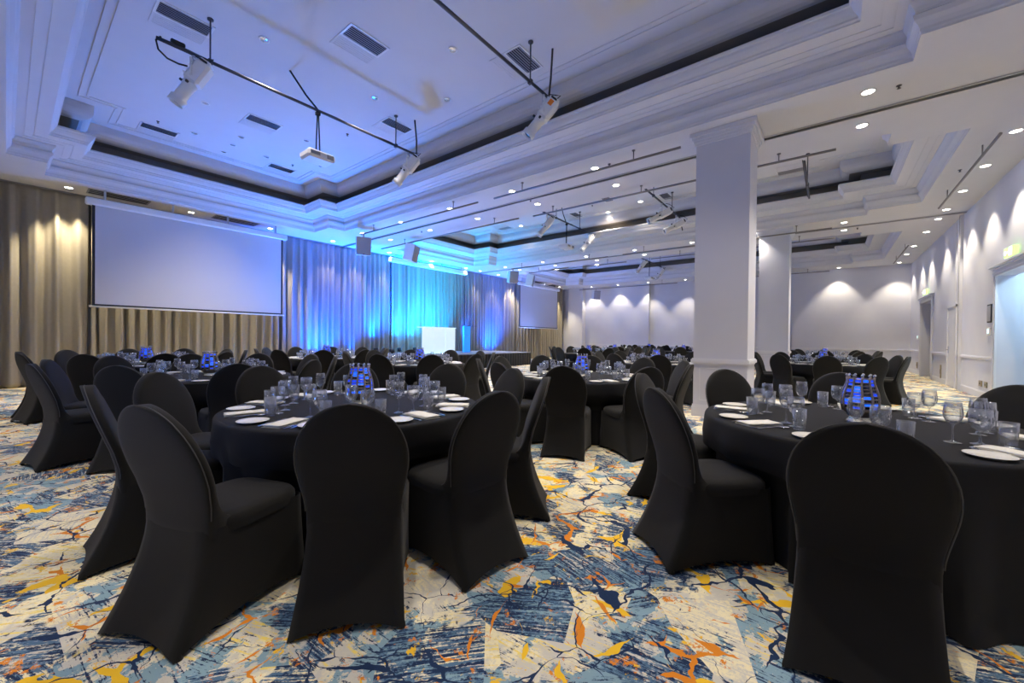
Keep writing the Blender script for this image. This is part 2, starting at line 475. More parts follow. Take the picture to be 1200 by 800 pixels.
# walls
def wall_profile_boxes(mb, a0, a1, axis, face, sgn, z0=0.0):
    """dado rail, panel moulding and baseboard along a wall face; sgn points into the room"""
    def bx(lo, hi, d, za, zb):
        p, q = sorted((face, face + sgn*d))
        if axis == 'x': mb.box(lo, hi, p, q, za, zb)
        else: mb.box(p, q, lo, hi, za, zb)
    bx(a0, a1, 0.018, 0, 0.14); bx(a0, a1, 0.012, 0.14, 0.16)
    bx(a0, a1, 0.014, 0.86, 0.885); bx(a0, a1, 0.034, 0.885, 0.93); bx(a0, a1, 0.022, 0.93, 0.95)

D1 = (10.95, 12.86, 2.66); D2 = (19.55, 21.62, 2.72)
mb = MB(); t0, t1 = Y_R-0.25, Y_R
for a, b in ((X_BACK, D1[0]), (D1[1], D2[0]), (D2[1], X_FAR)):
    mb.box(a, b, t0, t1, 0, 4.7)
for d in (D1, D2): mb.box(d[0], d[1], t0, t1, d[2], 4.7)
struct('wall_right', mb, M_WALL, 'long white side wall with dado rail and two doorways')
mb = MB()
for a, b in ((X_BACK, D1[0]-0.12), (D1[1]+0.12, 15.68), (15.86, 16.15), (17.3, D2[0]-0.12), (D2[1]+0.12, X_FAR)):
    wall_profile_boxes(mb, a, b, 'x', Y_R, 1)
struct('baseboard_right', mb, M_TRIM)
mb = MB(); mb.box(15.70, 15.84, Y_R, Y_R+0.06, 0, 4.64); mb.box(15.745, 15.795, Y_R+0.055, Y_R+0.065, 0, 4.64, 1)
struct('trim_3', mb, [M_TRIM, M_GREYP], 'full height jamb channel of the folding partition')
mb = MB(); mb.box(16.40, 16.43, Y_R, Y_R+0.012, 0.2, 4.6)
struct('trim_4', mb, M_TRIM)

# doorways with cornice frames and the alcoves behind them
for k, (x0, x1, h) in enumerate((D1, D2)):
    mb = MB()
    for a, b in ((x0-0.13, x0), (x1, x1+0.13)):
        mb.box(a, b, Y_R, Y_R+0.035, 0, h+0.10); mb.box(a+0.03, b-0.03, Y_R+0.035, Y_R+0.05, 0.2, h+0.02)
    mb.box(x0-0.13, x1+0.13, Y_R, Y_R+0.04, h, h+0.13)
    mb.box(x0-0.17, x1+0.17, Y_R, Y_R+0.07, h+0.13, h+0.17); mb.box(x0-0.20, x1+0.20, Y_R, Y_R+0.11, h+0.17, h+0.21)
    mb.box(x0-0.155, x1+0.155, Y_R, Y_R+0.055, h+0.05, h+0.08)
    o = struct('door_%d' % (k+1), mb, M_TRIM, 'open doorway with moulded white frame and cornice')
    mb = MB(); yb = Y_R-1.25
    mb.box(x0-0.6, x1+0.3, yb-0.1, yb, 0, h+0.4)
    mb.box(x0-0.7, x0-0.6, yb-0.1, Y_R-0.25, 0, h+0.4); mb.box(x1+0.05, x1+0.15, yb-0.1, Y_R-0.25, 0, h+0.4)
    mb.box(x0-0.7, x1+0.3, yb-0.1, Y_R-0.25, h+0.4, h+0.5)
    wall_profile_boxes(mb, x0-0.6, x1+0.05, 'x', yb, 1)
    struct('wall_alcove_%s' % ('near', 'far')[k], mb, M_WALL, 'alcove wall seen through the doorway')

# flush service door in the right wall
mb = MB(); x0, x1, h = 16.25, 17.2, 2.26
mb.box(x0, x1, Y_R, Y_R+0.012, 0.02, h)
for a, b, c, d in ((x0-0.06,x0,0,h+0.06),(x1,x1+0.06,0,h+0.06),(x0-0.06,x1+0.06,h,h+0.06)): mb.box(a, b, Y_R, Y_R+0.03, c, d)
d3 = struct('door_3', mb, M_TRIM, 'flush white service door in the side wall')
mb = MB(); mb.box(17.05, 17.10, Y_R+0.012, Y_R+0.03, 0.95, 1.15); mb.tube([(17.075,Y_R+0.02,1.05),(17.075,Y_R+0.07,1.05),(16.97,Y_R+0.07,1.05)], 0.009)
mb.build('door_handle', M_CHROME, d3)

# far wall: flush ends, recessed middle, pilaster by the curtain
mb = MB()
mb.box(X_FAR, X_FAR+0.3, Y_R-0.25, 1.45, 0, 4.7); mb.box(X_FAR+0.30, X_FAR+0.6, 1.2, 8.8, 0, 4.7); mb.box(X_FAR, X_FAR+0.3, 8.60, Y_L, 0, 4.7)
struct('wall_far', mb, M_WALL, 'white far wall with scallops of light from downlights')
mb = MB(); wall_profile_boxes(mb, Y_R, 1.45, 'y', X_FAR, -1); wall_profile_boxes(mb, 1.45, 8.6, 'y', X_FAR+0.30, -1); wall_profile_boxes(mb, 8.6, 12.86, 'y', X_FAR, -1)
struct('baseboard_far', mb, M_TRIM)
mb = MB(); mb.box(X_FAR-0.42, X_FAR, 12.88, 13.95, 0, 4.65)
struct('column_pilaster', mb, M_WALL, 'shallow pilaster of the far wall beside the curtain end')
mb = MB(); mb.box(X_BACK, X_FAR+0.5, Y_L, Y_L+0.2, 0, 4.75)
struct('wall_left', mb, M_WALL)

# white columns
def column(x0, x1, y0, y1, label):
    mb = MB(); mb.box(x0, x1, y0, y1, 0, Z_SOF)
    o = struct('column', mb, M_WALL, label)
    mb = MB()
    for e, za, zb in ((0.02,0,0.16),(0.012,0.16,0.19),(0.012,0.86,0.885),(0.034,0.885,0.935),(0.02,0.935,0.955)):
        mb.box(x0-e, x1+e, y0-e, y1+e, za, zb)
    for e, za, zb in ((0.02,4.45,4.49),(0.035,4.49,4.53),(0.055,4.53,4.58),(0.085,4.58,4.645)):
        mb.box(x0-e, x1+e, y0-e, y1+e, za, zb)
    # raised panel frames below the dado
    for (a, b) in ((y0+0.09, y1-0.09),):
        mb.box(x0-0.008, x0, a, b, 0.26, 0.275); mb.box(x0-0.008, x0, a, b, 0.79, 0.805)
        mb.box(x0-0.008, x0, a, a+0.015, 0.26, 0.805); mb.box(x0-0.008, x0, b-0.015, b, 0.26, 0.805)
    mb.build('column_mouldings', M_TRIM, o)
    return o
column(7.10, 7.84, 0.985, 1.765, 'big white square column with dado rail, nearest the camera')
column(14.60, 15.36, 0.965, 1.745, 'second white column further down the hall')

# ------------------------------------------------------------------ downlights
ORD = ['first','second','third','fourth','fifth','sixth','seventh','eighth','ninth','tenth','eleventh','twelfth','thirteenth','fourteenth','fifteenth','sixteenth','seventeenth']
def spot_data(name, watts, color, angle, blend=0.6, radius=0.05):
    d = bpy.data.lights.new(name, 'SPOT'); d.energy = watts; d.color = color; d.spot_size = math.radians(angle); d.spot_blend = blend; d.shadow_soft_size = radius
    return d
L_DOWN = spot_data('downlight_lamp', DOWN_W, WARM, 104, 1.0)
L_FILL = spot_data('coffer_fill_lamp', DOWN_W*0.80, WARM, 88, 1.0)  # fill light added at the first coffer's fittings
L_STAGE = spot_data('stage_row_lamp', DOWN_W*0.5, WARM, 62, 1.0)
L_NEAR = spot_data('near_lamp', DOWN_W*1.25, WARM, 66, 1.0)
L_CURT = spot_data('curtain_wash_lamp', WASH_W*2.4, (1.0,0.85,0.56), 82, 0.6, 0.03)
L_CURT2 = spot_data('stage_curtain_wash_lamp', WASH_W*0.55, (1.0,0.88,0.66), 70, 0.6, 0.03)
L_WASH = spot_data('wall_wash_lamp', WASH_W, (1.0,0.87,0.66), 84, 0.55, 0.03)

def downlight_proto():
    t = thing('recessed_downlight', 'x', 'downlight')
    mb = MB(); mb.lathe([(0.085,0.0),(0.085,-0.008),(0.07,-0.010),(0.066,0.004)], 24); mb.build('trim_ring', M_WHITEP, t)
    mb = MB(); mb.lathe([(0.067,-0.002),(0.0,-0.002)], 24); mb.build('lamp_face', M_LAMP, t)
    return t
DLP = downlight_proto(); dl_used = [False]
def downlight(x, y, z, label, group, lamp=L_DOWN, off=(0,0)):
    if not dl_used[0]:
        t = DLP; dl_used[0] = True; t.location = (x, y, z); tag(t, label, group=group)
    else:
        t = dup(DLP, (x, y, z), None, label, group)
    l = bpy.data.objects.new('lamp_light', lamp); COL.objects.link(l); l.parent = t; l.location = (0,0,-0.04)
    if off != (0,0): l.rotation_euler = Vector((off[0],off[1],-1)).to_track_quat('-Z','Y').to_euler()
    return t

YS = [-0.35, 1.75, 3.70, 5.82, 7.90, 10.0, 12.1]
for x, nm, ys in ((7.27, 'in the row before the first ceiling track', [-0.37, 3.70, 5.80, 7.88, 9.99, 12.07]),
              (8.35, 'in the row after the first ceiling track', [-0.36, 3.73, 5.83, 7.90, 9.97, 12.08]),
              (14.83, 'in the row before the second ceiling track', [-0.29, 1.83, 3.79, 5.84, 7.89, 10.04, 12.19]),
              (15.85, 'in the row after the second ceiling track', [-0.31, 3.79, 5.84, 7.92, 10.03, 12.09])):
    for i, y in enumerate(ys):
        if abs(y-1.83) < 0.01: x_, y = 14.45, 1.9
        else: x_ = x
        downlight(x_, y, Z_SOF, 'lit recessed downlight, %s from the right wall %s' % (ORD[i], nm), 'soffit downlights', L_STAGE if y > 11.5 else L_DOWN)
for i, x in enumerate((0.91, 3.2, 5.21, 7.25, 8.35, 9.6, 11.8, 13.95, 14.95, 16.4, 17.95, 20.9, 22.6)):
    downlight(x, 13.95, Z_SOF, 'lit downlight close to the curtain, %s%s of its row counted from the left' % ('' , ORD[i]), 'curtain downlights', L_CURT2 if 5.5 < x < 17.5 else L_CURT)
for i, x in enumerate((10.02, 11.64, 13.28, 14.88, 15.88, 17.54, 19.86, 21.55, 23.62)):
    downlight(x, -2.30, Z_SOF, 'lit downlight along the right wall, %s counted from the camera' % ORD[i], 'right wall downlights', L_WASH)
for i, y in enumerate((-0.3, 4.6, 6.4, 8.5, 10.4, 12.2)):
    downlight(23.75, y, Z_SOF, 'lit downlight washing the far wall, %s counted from the right' % ORD[i], 'far wall downlights', L_WASH)
for i, (x, y) in enumerate(((13.12,4.99),(13.55,6.35),(13.08,9.95))):
    downlight(x, y, Z_UP, 'lit downlight high in the middle coffer, %s counted from the right' % ORD[i], 'middle coffer downlights')
# downlights of the part of the hall that lies beside and behind the camera
for i, (x, y) in enumerate(((-1.6,-1.9),(1.2,-2.2),(4.2,-2.2),(7.27,-2.2),(-1.2,1.5),(-1.2,4.5),(-1.2,7.5),(-1.2,10.5))):
    downlight(x, y, Z_SOF, 'lit downlight over the near edge of the hall, %s of its row' % ORD[i], 'near edge downlights', L_NEAR)
# chrome cups of the first coffer, unlit themselves; their light is added fill
t = thing('coffer_downlight', 'x', 'downlight')
mb = MB(); mb.lathe([(0.075,0.0),(0.075,-0.01),(0.062,-0.012),(0.055,0.0)], 20); mb.build('trim_ring', M_WHITEP, t)
mb = MB(); mb.lathe([(0.057,-0.001),(0.035,-0.004),(0.0,-0.012)], 20); mb.build('reflector', M_CHROME, t)
UNLIT = t
UNL = [(2.49,6.95),(2.46,9.78),(4.43,4.78),(5.30,5.86),(4.42,6.94),(2.67,11.42),(3.41,11.38),(4.17,11.44),(3.40,10.78),(4.40,9.73),(3.4,12.0),(1.6,2.9),(3.4,2.9),(5.2,2.0),(1.6,0.6),(3.4,0.6),(5.2,0.0)]  # trailing entries are unseen fittings added to light the near floor and seats
for i, (x, y) in enumerate(UNL):
    lab = 'chrome downlight with added light in the first coffer, %s counted from the camera' % ORD[sorted(UNL, key=lambda p: p[0]+p[1]).index((x, y))]
    if i == 0: t.location = (x, y, Z_UP); tag(t, lab, group='coffer downlights with added light')
    else: o = dup(UNLIT, (x, y, Z_UP), None, lab, 'coffer downlights with added light')
    l = bpy.data.objects.new('coffer_fill_light', L_FILL); COL.objects.link(l); l.parent = t if i == 0 else o; l.location = (0,0,-0.04)

# sprinkler heads
mb = MB(); mb.lathe([(0.03,0.0),(0.03,-0.006),(0.012,-0.01),(0.010,-0.035),(0.022,-0.038),(0.022,-0.042),(0.0,-0.043)], 12)
SPR = mb.build('sprinkler_head', M_PIPE); sp0 = True
SPL = [(2.04,11.43,Z_UP),(4.79,11.38,Z_UP),(4.82,8.65,Z_UP),(12.52,6.45,Z_UP),(7.34,-0.68,Z_SOF),(7.27,3.39,Z_SOF),(7.99,5.79,Z_SOF),(11.63,-1.97,Z_SOF),(15.77,-0.62,Z_SOF),(8.62,13.7,Z_SOF),(8.29,10.31,Z_SOF),(14.65,2.6,Z_SOF)]
for i, p in enumerate(SPL):
    o = SPR if i == 0 else dup(SPR)
    o.location = p
    tag(o, 'small dark sprinkler head on the ceiling, %s counted from the camera' % ORD[sorted(SPL, key=lambda q: q[0]+q[1]).index(p)], 'sprinkler', 'sprinklers')

# linear air vents of the upper ceilings
def vent_proto(dark=True):
    t = thing('ceiling_vent', 'x', 'vent')
    mb = MB(); mb.box(-0.30,0.30,-0.14,0.14,-0.004,0.0); mb.build('backing', M_VENTDARK, t)
    mb = MB()
    for a, b, c, d in ((-0.33,0.33,-0.165,-0.14),(-0.33,0.33,0.14,0.165),(-0.33,-0.30,-0.14,0.14),(0.30,0.33,-0.14,0.14)): mb.box(a,b,c,d,-0.014,0.0)
    mb.build('frame', M_WHITEP, t)
    mb = MB()
    for k in range(7):
        y = -0.12 + 0.04*k
        mb.add([(-0.30,y-0.014,-0.013),(0.30,y-0.014,-0.013),(0.30,y+0.012,-0.008),(-0.30,y+0.012,-0.008)], [(0,1,2,3),(3,2,1,0)])
    mb.build('slats', M_VENT, t)
    mb = MB(); mb.box(-0.33,0.33,0.17,0.47,-0.010,0.0)
    for k in range(6): mb.box(-0.30,0.30,0.20+0.044*k,0.225+0.044*k,-0.014,-0.010)
    mb.build('white_supply_grille', M_CEIL, t)['label'] = 'plain white half of the vent'
    return t
VP = vent_proto()
VENTS = [(1.62,7.43,0),(3.47,5.72,0),(2.14,11.86,0),(3.45,9.62,0),(4.70,11.86,0),(5.28,7.43,0),(5.31,4.02,0),(12.18,5.78,0),(13.13,7.42,0),(13.12,4.16,0),(13.17,0.86,PI/2),(12.95,10.7,PI/2),(20.4,5.8,0),(20.4,9.4,0)]
VL = ['nearest the left edge of the first coffer','second from the camera in the first coffer','far left corner of the first coffer','centre far part of the first coffer','far right corner of the first coffer','beside the far end of the first lighting pipe','beside the far end of the second lighting pipe',
      'middle coffer, beside its bright bar','middle coffer, above the projector','middle coffer, above the paired spotlights','middle coffer, right of the near column','middle coffer, near the cyan corner','rear coffer, right half','rear coffer, left half']
for i, (x, y, rz) in enumerate(VENTS):
    lab = 'slatted rectangular air vent, %s' % VL[i]
    if i == 0: VP.location = (x, y, Z_UP); VP.rotation_euler = (0,0,rz); tag(VP, lab, group='coffer air vents')
    else: dup(VP, (x, y, Z_UP), rz, lab, 'coffer air vents')
# long dark slot recesses in the soffit by the screens
for i, (x0, x1, y) in enumerate(((1.23,2.28,13.86),(3.72,4.77,13.86),(19.3,20.5,13.9),(21.3,22.3,13.9))):
    t = thing('slot_diffuser', 'long dark slot recess in the soffit %s' % ('over the large screen, left one','over the large screen, right one','over the small far screen, left one','over the small far screen, right one')[i], 'vent', (0,0,0), 0, 'soffit slots')
    mb = MB(); mb.box(x0, x1, y-0.2, y+0.2, Z_SOF-0.004, Z_SOF); mb.build('backing', M_VENTDARK, t)
    mb = MB(); mb.box(x0-0.03, x1+0.03, y-0.23, y-0.2, Z_SOF-0.012, Z_SOF); mb.box(x0-0.03, x1+0.03, y+0.2, y+0.23, Z_SOF-0.012, Z_SOF)
    mb.box(x0-0.03, x0, y-0.2, y+0.2, Z_SOF-0.012, Z_SOF); mb.box(x1, x1+0.03, y-0.2, y+0.2, Z_SOF-0.012, Z_SOF); mb.build('frame', M_GREYP, t)
    mb = MB(); mb.box(x0, x1, y-0.09, y-0.07, Z_SOF-0.01, Z_SOF-0.003); mb.box(x0, x1, y+0.05, y+0.07, Z_SOF-0.01, Z_SOF-0.003); mb.build('blade', M_VENT, t)

# ------------------------------------------------------------------ curtains
def curtain(name, x0, x1, label, seed, wl=0.26, amp=0.07):
    rnd = random.Random(seed)
    n = max(8, int((x1-x0)/0.022))
    # irregular folds
    ph = 0.0; P = []; A = []
    f = 1.0; a = 1.0
    for i in range(n+1):
        if i % 10 == 0:
            f = f*0.5 + 0.5*rnd.uniform(0.55, 1.6); a = a*0.4 + 0.6*rnd.uniform(0.55, 1.25)
        ph += 2*PI*((x1-x0)/n)/wl*f
        P.append(ph); A.append(a)
    rows = [0.015, 0.12, 0.6, 1.2, 1.9, 2.6, 3.3, 3.9, 4.3, 4.55, 4.63]
    R = []
    for z in rows:
        t = z/4.63
        am = amp*(0.42 if t > 0.985 else (0.7 if t > 0.92 else 1.0))*(1.0+0.25*(1-t))
        r = []
        for i in range(n+1):
            x = x0 + (x1-x0)*i/n
            y = Y_CUR - am*A[i]*(math.sin(P[i]+0.15*math.sin(3*t+i*0.01)) + 0.25*math.sin(2.3*P[i]+1.0+0.6*t))
            r.append(Vector((x + 0.02*math.sin(P[i]*0.5+2*t), y, z)))
        R.append(r)
    mb = MB(); mb.rings(R, closed=False)
    o = mb.build(name, M_CURTAIN)
    md = o.modifiers.new('thickness', 'SOLIDIFY'); md.thickness = 0.006; md.offset = 1
    return tag(o, label, 'curtain', 'pleated wall curtains')
curtain('curtain', -2.0, 1.28, 'tall beige pleated curtain left of the large screen', 1, 0.36, 0.085)
curtain('curtain', 1.30, 5.72, 'tall beige pleated curtain hanging behind the large screen', 2, 0.28, 0.075)
curtain('curtain', 5.74, 10.0, 'blue lit pleated curtain right of the large screen', 3, 0.26, 0.07)
curtain('curtain', 10.02, 14.3, 'cyan lit pleated curtain behind the white glowing bar', 4, 0.27, 0.07)
curtain('curtain', 14.32, 18.5, 'blue lit pleated curtain behind the lectern side of the stage', 5, 0.27, 0.07)
curtain('curtain', 18.52, 23.75, 'beige pleated curtain behind the small far screen', 6, 0.28, 0.07)
mb = MB(); mb.box(-2.0, 23.75, Y_CUR-0.03, Y_CUR+0.03, 4.625, 4.65)
struct('trim_5', mb, M_GREYP, 'curtain track along the soffit')

# ------------------------------------------------------------------ projector screens
def screen(x0, x1, z0, z1, y, label, case_label=None):
    t = thing('projector_screen', label, 'projector screen', ((x0+x1)/2, y, z0), 0)
    hx = (x1-x0)/2; h = z1-z0
    mb = MB(); mb.box(-hx-0.05, hx+0.05, -0.003, 0.003, 0, h+0.02, 0)
    mb.build('black_border', M_SCREENB, t)
    mb = MB(); mb.box(-hx, hx, -0.007, -0.0031, 0.05, h+0.03); mb.build('screen_fabric', M_SCREEN, t)
    mb = MB(); mb.tube([(-hx-0.10,0,-0.01),(hx+0.10,0,-0.01)], 0.022, 10); mb.build('bottom_bar', M_WHITEP, t)
    mb = MB(); mb.bevbox(-hx-0.16, hx+0.16, -0.09, 0.09, h+0.015, h+0.175, 0.025)
    c = mb.build('housing', M_WHITEP, t)
    for s in (-0.92, -0.3, 0.3, 0.92):
        mb = MB(); mb.box(s*hx-0.02, s*hx+0.02, -0.02, 0.02, h+0.175, 4.64-z0); mb.build('bracket', M_ALU, t)
    return t
screen(1.30, 5.36, 1.90, 4.24, 13.52, 'large white projector screen hanging before the curtain')
screen(17.78, 21.66, 1.88, 4.22, 13.52, 'small looking white projector screen at the far curtain')
t = thing('retracted_screen_housing', 'long white retracted screen case above the stage curtain', 'projector screen', (11.87, 14.05, 4.40))
mb = MB(); mb.bevbox(-2.2, 2.2, -0.09, 0.09, -0.08, 0.10, 0.02); mb.build('housing', M_WHITEP, t)
for s in (-1.9, -0.6, 0.6, 1.9):
    mb = MB(); mb.box(s-0.02, s+0.02, -0.02, 0.02, 0.10, 0.24); mb.build('bracket', M_ALU, t)

# ------------------------------------------------------------------ stage, glowing bar, lectern
t = thing('stage', 'low black skirted stage in front of the blue curtain', 'stage', (0,0,0))
SX0, SX1, SY0, SY1, SZ = 8.4, 15.5, 11.15, 14.05, 0.60
mb = MB(); mb.box(SX0, SX1, SY0, SY1, SZ-0.08, SZ); mb.build('deck', M_STAGETOP, t)
def pleats(p0, p1, z1, parent, name):
    p0, p1 = Vector(p0), Vector(p1); L = (p1-p0).length; n = int(L/0.03); nn = (p1-p0).normalized().cross(Vector((0,0,1)))
    R = []
    for z in (0.012, z1*0.5, z1):
        R.append([p0 + (p1-p0)*(i/n) + nn*(0.020*math.sin(i*1.05)*(1.2-0.6*z/z1)) + Vector((0,0,z)) for i in range(n+1)])
    mb = MB(); mb.rings(R, closed=False); return mb.build(name, M_SKIRT, parent)
pleats((SX0,SY0-0.03,0), (SX1+0.03,SY0-0.03,0), SZ-0.03, t, 'front_skirt')
pleats((SX1+0.03,SY0-0.03,0), (SX1+0.03,SY1,0), SZ-0.03, t, 'side_skirt')
for lx in (8.6, 10.9, 13.2, 15.3):
    for ly in (11.3, 13.9):
        mb = MB(); mb.tube([(lx,ly,0),(lx,ly,SZ-0.08)], 0.025, 8); mb.build('leg', M_PIPE, t)

t = thing('illuminated_bar', 'white glowing three panel bar counter on the stage', 'bar counter', (11.06, 12.55, SZ))
fr = [(-0.84,0.06),(-0.40,-0.10),(0.22,-0.12),(0.86,-0.02)]
for i in range(3):
    (a, b), (c, d) = fr[i], fr[i+1]
    mb = MB(); g = 0.004
    mb.add([(a+g,b,0.03),(c-g,d,0.03),(c-g,d,1.04),(a+g,b,1.04),(a+g,b+0.03,0.03),(c-g,d+0.03,0.03),(c-g,d+0.03,1.04),(a+g,b+0.03,1.04)],
           [(0,1,2,3),(7,6,5,4),(0,4,5,1),(3,2,6,7),(0,3,7,4),(1,5,6,2)])
    mb.build('light_panel', M_GLOW, t)
mb = MB(); top = [(-0.86,0.04),(-0.41,-0.13),(0.22,-0.15),(0.89,-0.05),(0.89,0.38),(-0.86,0.38)]
mb.add([(x,y,1.04) for x,y in top]+[(x,y,1.07) for x,y in top], [(5,4,3,2,1,0),(6,7,8,9,10,11)]+[(i,(i+1)%6,(i+1)%6+6,i+6) for i in range(6)])
mb.build('counter_top', M_GLOW, t)
mb = MB(); mb.add([(x,y,0.0) for x,y in top]+[(x,y,0.03) for x,y in top], [(5,4,3,2,1,0),(6,7,8,9,10,11)]+[(i,(i+1)%6,(i+1)%6+6,i+6) for i in range(6)])
mb.build('plinth', M_GLOW2, t)
l = bpy.data.lights.new('bar_light', 'POINT'); l.energy = 12; l.color = (0.55,0.85,1.0); l.shadow_soft_size = 0.2
lo = bpy.data.objects.new('bar_light', l); COL.objects.link(lo); lo.parent = t; lo.location = (0,0.2,0.7)

t = thing('lectern', 'slim clear acrylic lectern lit blue, beside the white glowing bar', 'lectern', (12.62, 12.55, SZ))
mb = MB(); mb.box(-0.22,0.22,-0.17,0.17,0,0.02); mb.build('base', M_ACRYLIC, t)
mb = MB(); mb.box(-0.19,0.19,-0.05,0.05,0.02,0.72); mb.box(-0.19,0.19,-0.05,0.05,0.73,1.16); mb.build('column_panel', M_LECT, t)
mb = MB(); mb.box(-0.30,0.30,-0.21,0.21,1.17,1.19, M=Matrix.Rotation(math.radians(6),4,'X')); mb.build('top_plate', M_ACRYLIC, t)
mb = MB(); mb.tube([(0.10,0.0,1.15),(0.13,0.0,1.32),(0.20,0.02,1.44),(0.24,0.03,1.46)], 0.007, 6); mb.tube([(0.23,0.03,1.45),(0.28,0.04,1.47)], 0.016, 8); mb.build('microphone', M_BLACKP, t)

# ------------------------------------------------------------------ LED uplights along the curtain, on the floor and the stage
def uplight(x, y, z, color, watts, label, angle=70, aim=(0,0.18,1), blend=0.7):
    t = thing('led_uplight', label, 'uplight', (x, y, z), 0, 'led uplights')
    q = Vector(aim).to_track_quat('Z','Y').to_matrix().to_4x4(); q.translation = Vector((0,0,0.13))
    mb = MB(); mb.lathe([(0.0,-0.09),(0.06,-0.09),(0.085,-0.05),(0.09,0.06),(0.08,0.07)], 16, 0, q); mb.build('housing', M_BLACKP, t)
    mb = MB(); mb.lathe([(0.082,0.066),(0.0,0.066)], 16, 0, q)
    mb.build('lens', mat('led_lens', color, 0.3, emit=color, estr=4.0), t)
    mb = MB(); mb.tube([(-0.10,0,0.13),(-0.11,0,0.01),(0.11,0,0.01),(0.10,0,0.13)], 0.01, 6); mb.build('floor_bracket', M_BLACKP, t)
    d = spot_data('led_beam', watts, color, angle, blend, 0.06 if angle < 100 else 0.5)
    l = bpy.data.objects.new('led_beam', d); COL.objects.link(l); l.parent = t
    l.location = (q @ Vector((0,0,0.10))); l.rotation_euler = Vector(aim).to_track_quat('-Z','Y').to_euler()
    return t
for x, z, c, k, lb in ((6.75, 0, BLUE, 1.0, 'blue, right of the large screen'), (7.35, 0, BLUE, 0.7, 'blue, second right of the large screen'), (8.2, 0, BLUE, 0.6, 'blue, left of the stage'), (9.1, SZ, AZURE, 0.9, 'azure, left end of the stage'),
                       (10.2, SZ, AZURE, 0.8, 'azure, left of the glowing bar'), (11.0, SZ, CYAN, 0.7, 'cyan, behind the glowing bar'), (11.9, SZ, CYAN, 0.8, 'cyan, right end of the glowing bar'),
                       (13.0, SZ, AZURE, 0.4, 'azure, behind the lectern'), (14.3, SZ, BLUE, 0.5, 'blue, right end of the stage'), (15.9, 0, BLUE, 1.0, 'blue, right of the stage'), (16.5, 0, BLUE, 0.8, 'blue, second right of the stage')):
    uplight(x, 14.06, z, c, UP_W*k, 'narrow uplight at the foot of the curtain, %s' % lb, 62, (0,0.13,1), 1.0)
for x, z, c, k, lb in ((6.9, 0, BLUE, 1.0, 'blue, before the curtain right of the large screen'), (9.1, SZ, BLUE, 0.8, 'blue, rear left corner of the stage'), (10.6, SZ, AZURE, 0.9, 'azure, behind the glowing bar'),
                       (12.0, SZ, CYAN, 0.7, 'cyan, between the glowing bar and the lectern'), (16.2, 0, BLUE, 1.0, 'blue, beside the right end of the stage')):
    uplight(x, 13.0, z, c, UP_W*k*1.1, 'wide uplight aimed at the curtain, %s' % lb, 96, (0,1.0,1.5), 1.0)
# floods that wash the ceiling
uplight(6.6, 12.2, 0, (0.0,0.20,1.0), FLOOD_W*3.8, 'wide blue flood on the floor left of the stage', 150, (-0.30,-0.50,1), 1.0)
uplight(11.6, 13.3, SZ, (0.02,0.40,1.0), FLOOD_W*3.4, 'wide cyan flood at the rear of the stage', 140, (0.1,-0.45,1), 1.0)
uplight(-2.6, 3.0, 0, (0.10,0.30,1.0), FLOOD_W*0.8, 'unseen blue fill flood added on the floor behind the camera', 150, (0.5,0.2,1), 1.0)  # added out of view to brighten the near coffer and soffit
uplight(18.2, 13.3, 0, (0.18,0.32,1.0), FLOOD_W*2.4, 'wide lavender flood by the far screen', 150, (0.1,-0.6,1), 1.0)

# ------------------------------------------------------------------ lighting pipes, bars, spotlights, projectors, speakers
def pipe_rig(name, x0, x1, y, z, rods, label, cables=(), strap=None):
    t = thing(name, label, 'lighting pipe', (0,0,0))
    mb = MB(); mb.tube([(x0,y,z),(x1,y,z)], 0.024, 10); mb.build('pipe', M_PIPE, t)
    mb = MB(); mb.tube([(x0+0.02,y+0.03,z+0.035)]+[(x0+(x1-x0)*k/12, y+0.03, z+0.03+0.012*math.sin(k*2.1)) for k in range(1,12)]+[(x1-0.02,y+0.03,z+0.03)], 0.009, 6); mb.build('power_cable', M_BLACKP, t)
    for x in rods:
        mb = MB(); mb.tube([(x,y,z),(x,y,Z_UP)], 0.011, 8); mb.lathe([(0.0,Z_UP-0.02),(0.04,Z_UP-0.02),(0.04,Z_UP),(0,Z_UP)], 12, c=(x,y,0)); mb.bevbox(x-0.03,x+0.03,y-0.035,y+0.035,z-0.035,z+0.035,0.008)
        mb.build('hanger_rod', M_PIPE, t)
    for (a, b) in cables:
        mb = MB(); mid = (Vector(a)+Vector(b))/2 + Vector((0.05,0.03,-0.05))
        mb.tube([a, (Vector(a)*0.6+mid*0.4), mid, Vector(b)], 0.016, 6); mb.build('feed_cable', M_BLACKP, t)
    return t
PR = pipe_rig('lighting_pipe', 1.25, 5.62, 7.13, 5.23, (1.85, 5.04), 'long dark lighting pipe across the left of the first coffer', [((5.38,6.95,Z_UP),(5.55,7.1,5.24)),((3.06,7.4,Z_UP),(3.42,7.14,5.25))])
mb = MB(); mb.tube([(1.30,7.13,5.27),(1.25,7.14,5.20),(1.27,7.12,5.08),(1.36,7.10,5.00),(1.48,7.10,4.99),(1.58,7.12,5.02)], 0.012, 6)
mb.build('loose_cable', M_BLACKP, PR)
mb = MB(); mb.bevbox(1.40,1.56,7.10,7.16,5.255,5.31,0.012); mb.build('plug_socket', M_BLACKP, PR)
pipe_rig('lighting_pipe', 1.6, 5.66, 3.69, 5.23, (2.4, 5.05), 'dark lighting pipe at the top centre, near half of first coffer', [((5.38,3.5,Z_UP),(5.55,3.67,5.25))])
pipe_rig('lighting_pipe', 10.5, 13.75, 7.13, 5.24, (11.3, 12.89), 'lighting pipe carrying the projector in the middle coffer', [((11.69,7.21,Z_UP),(11.95,7.14,5.25))])
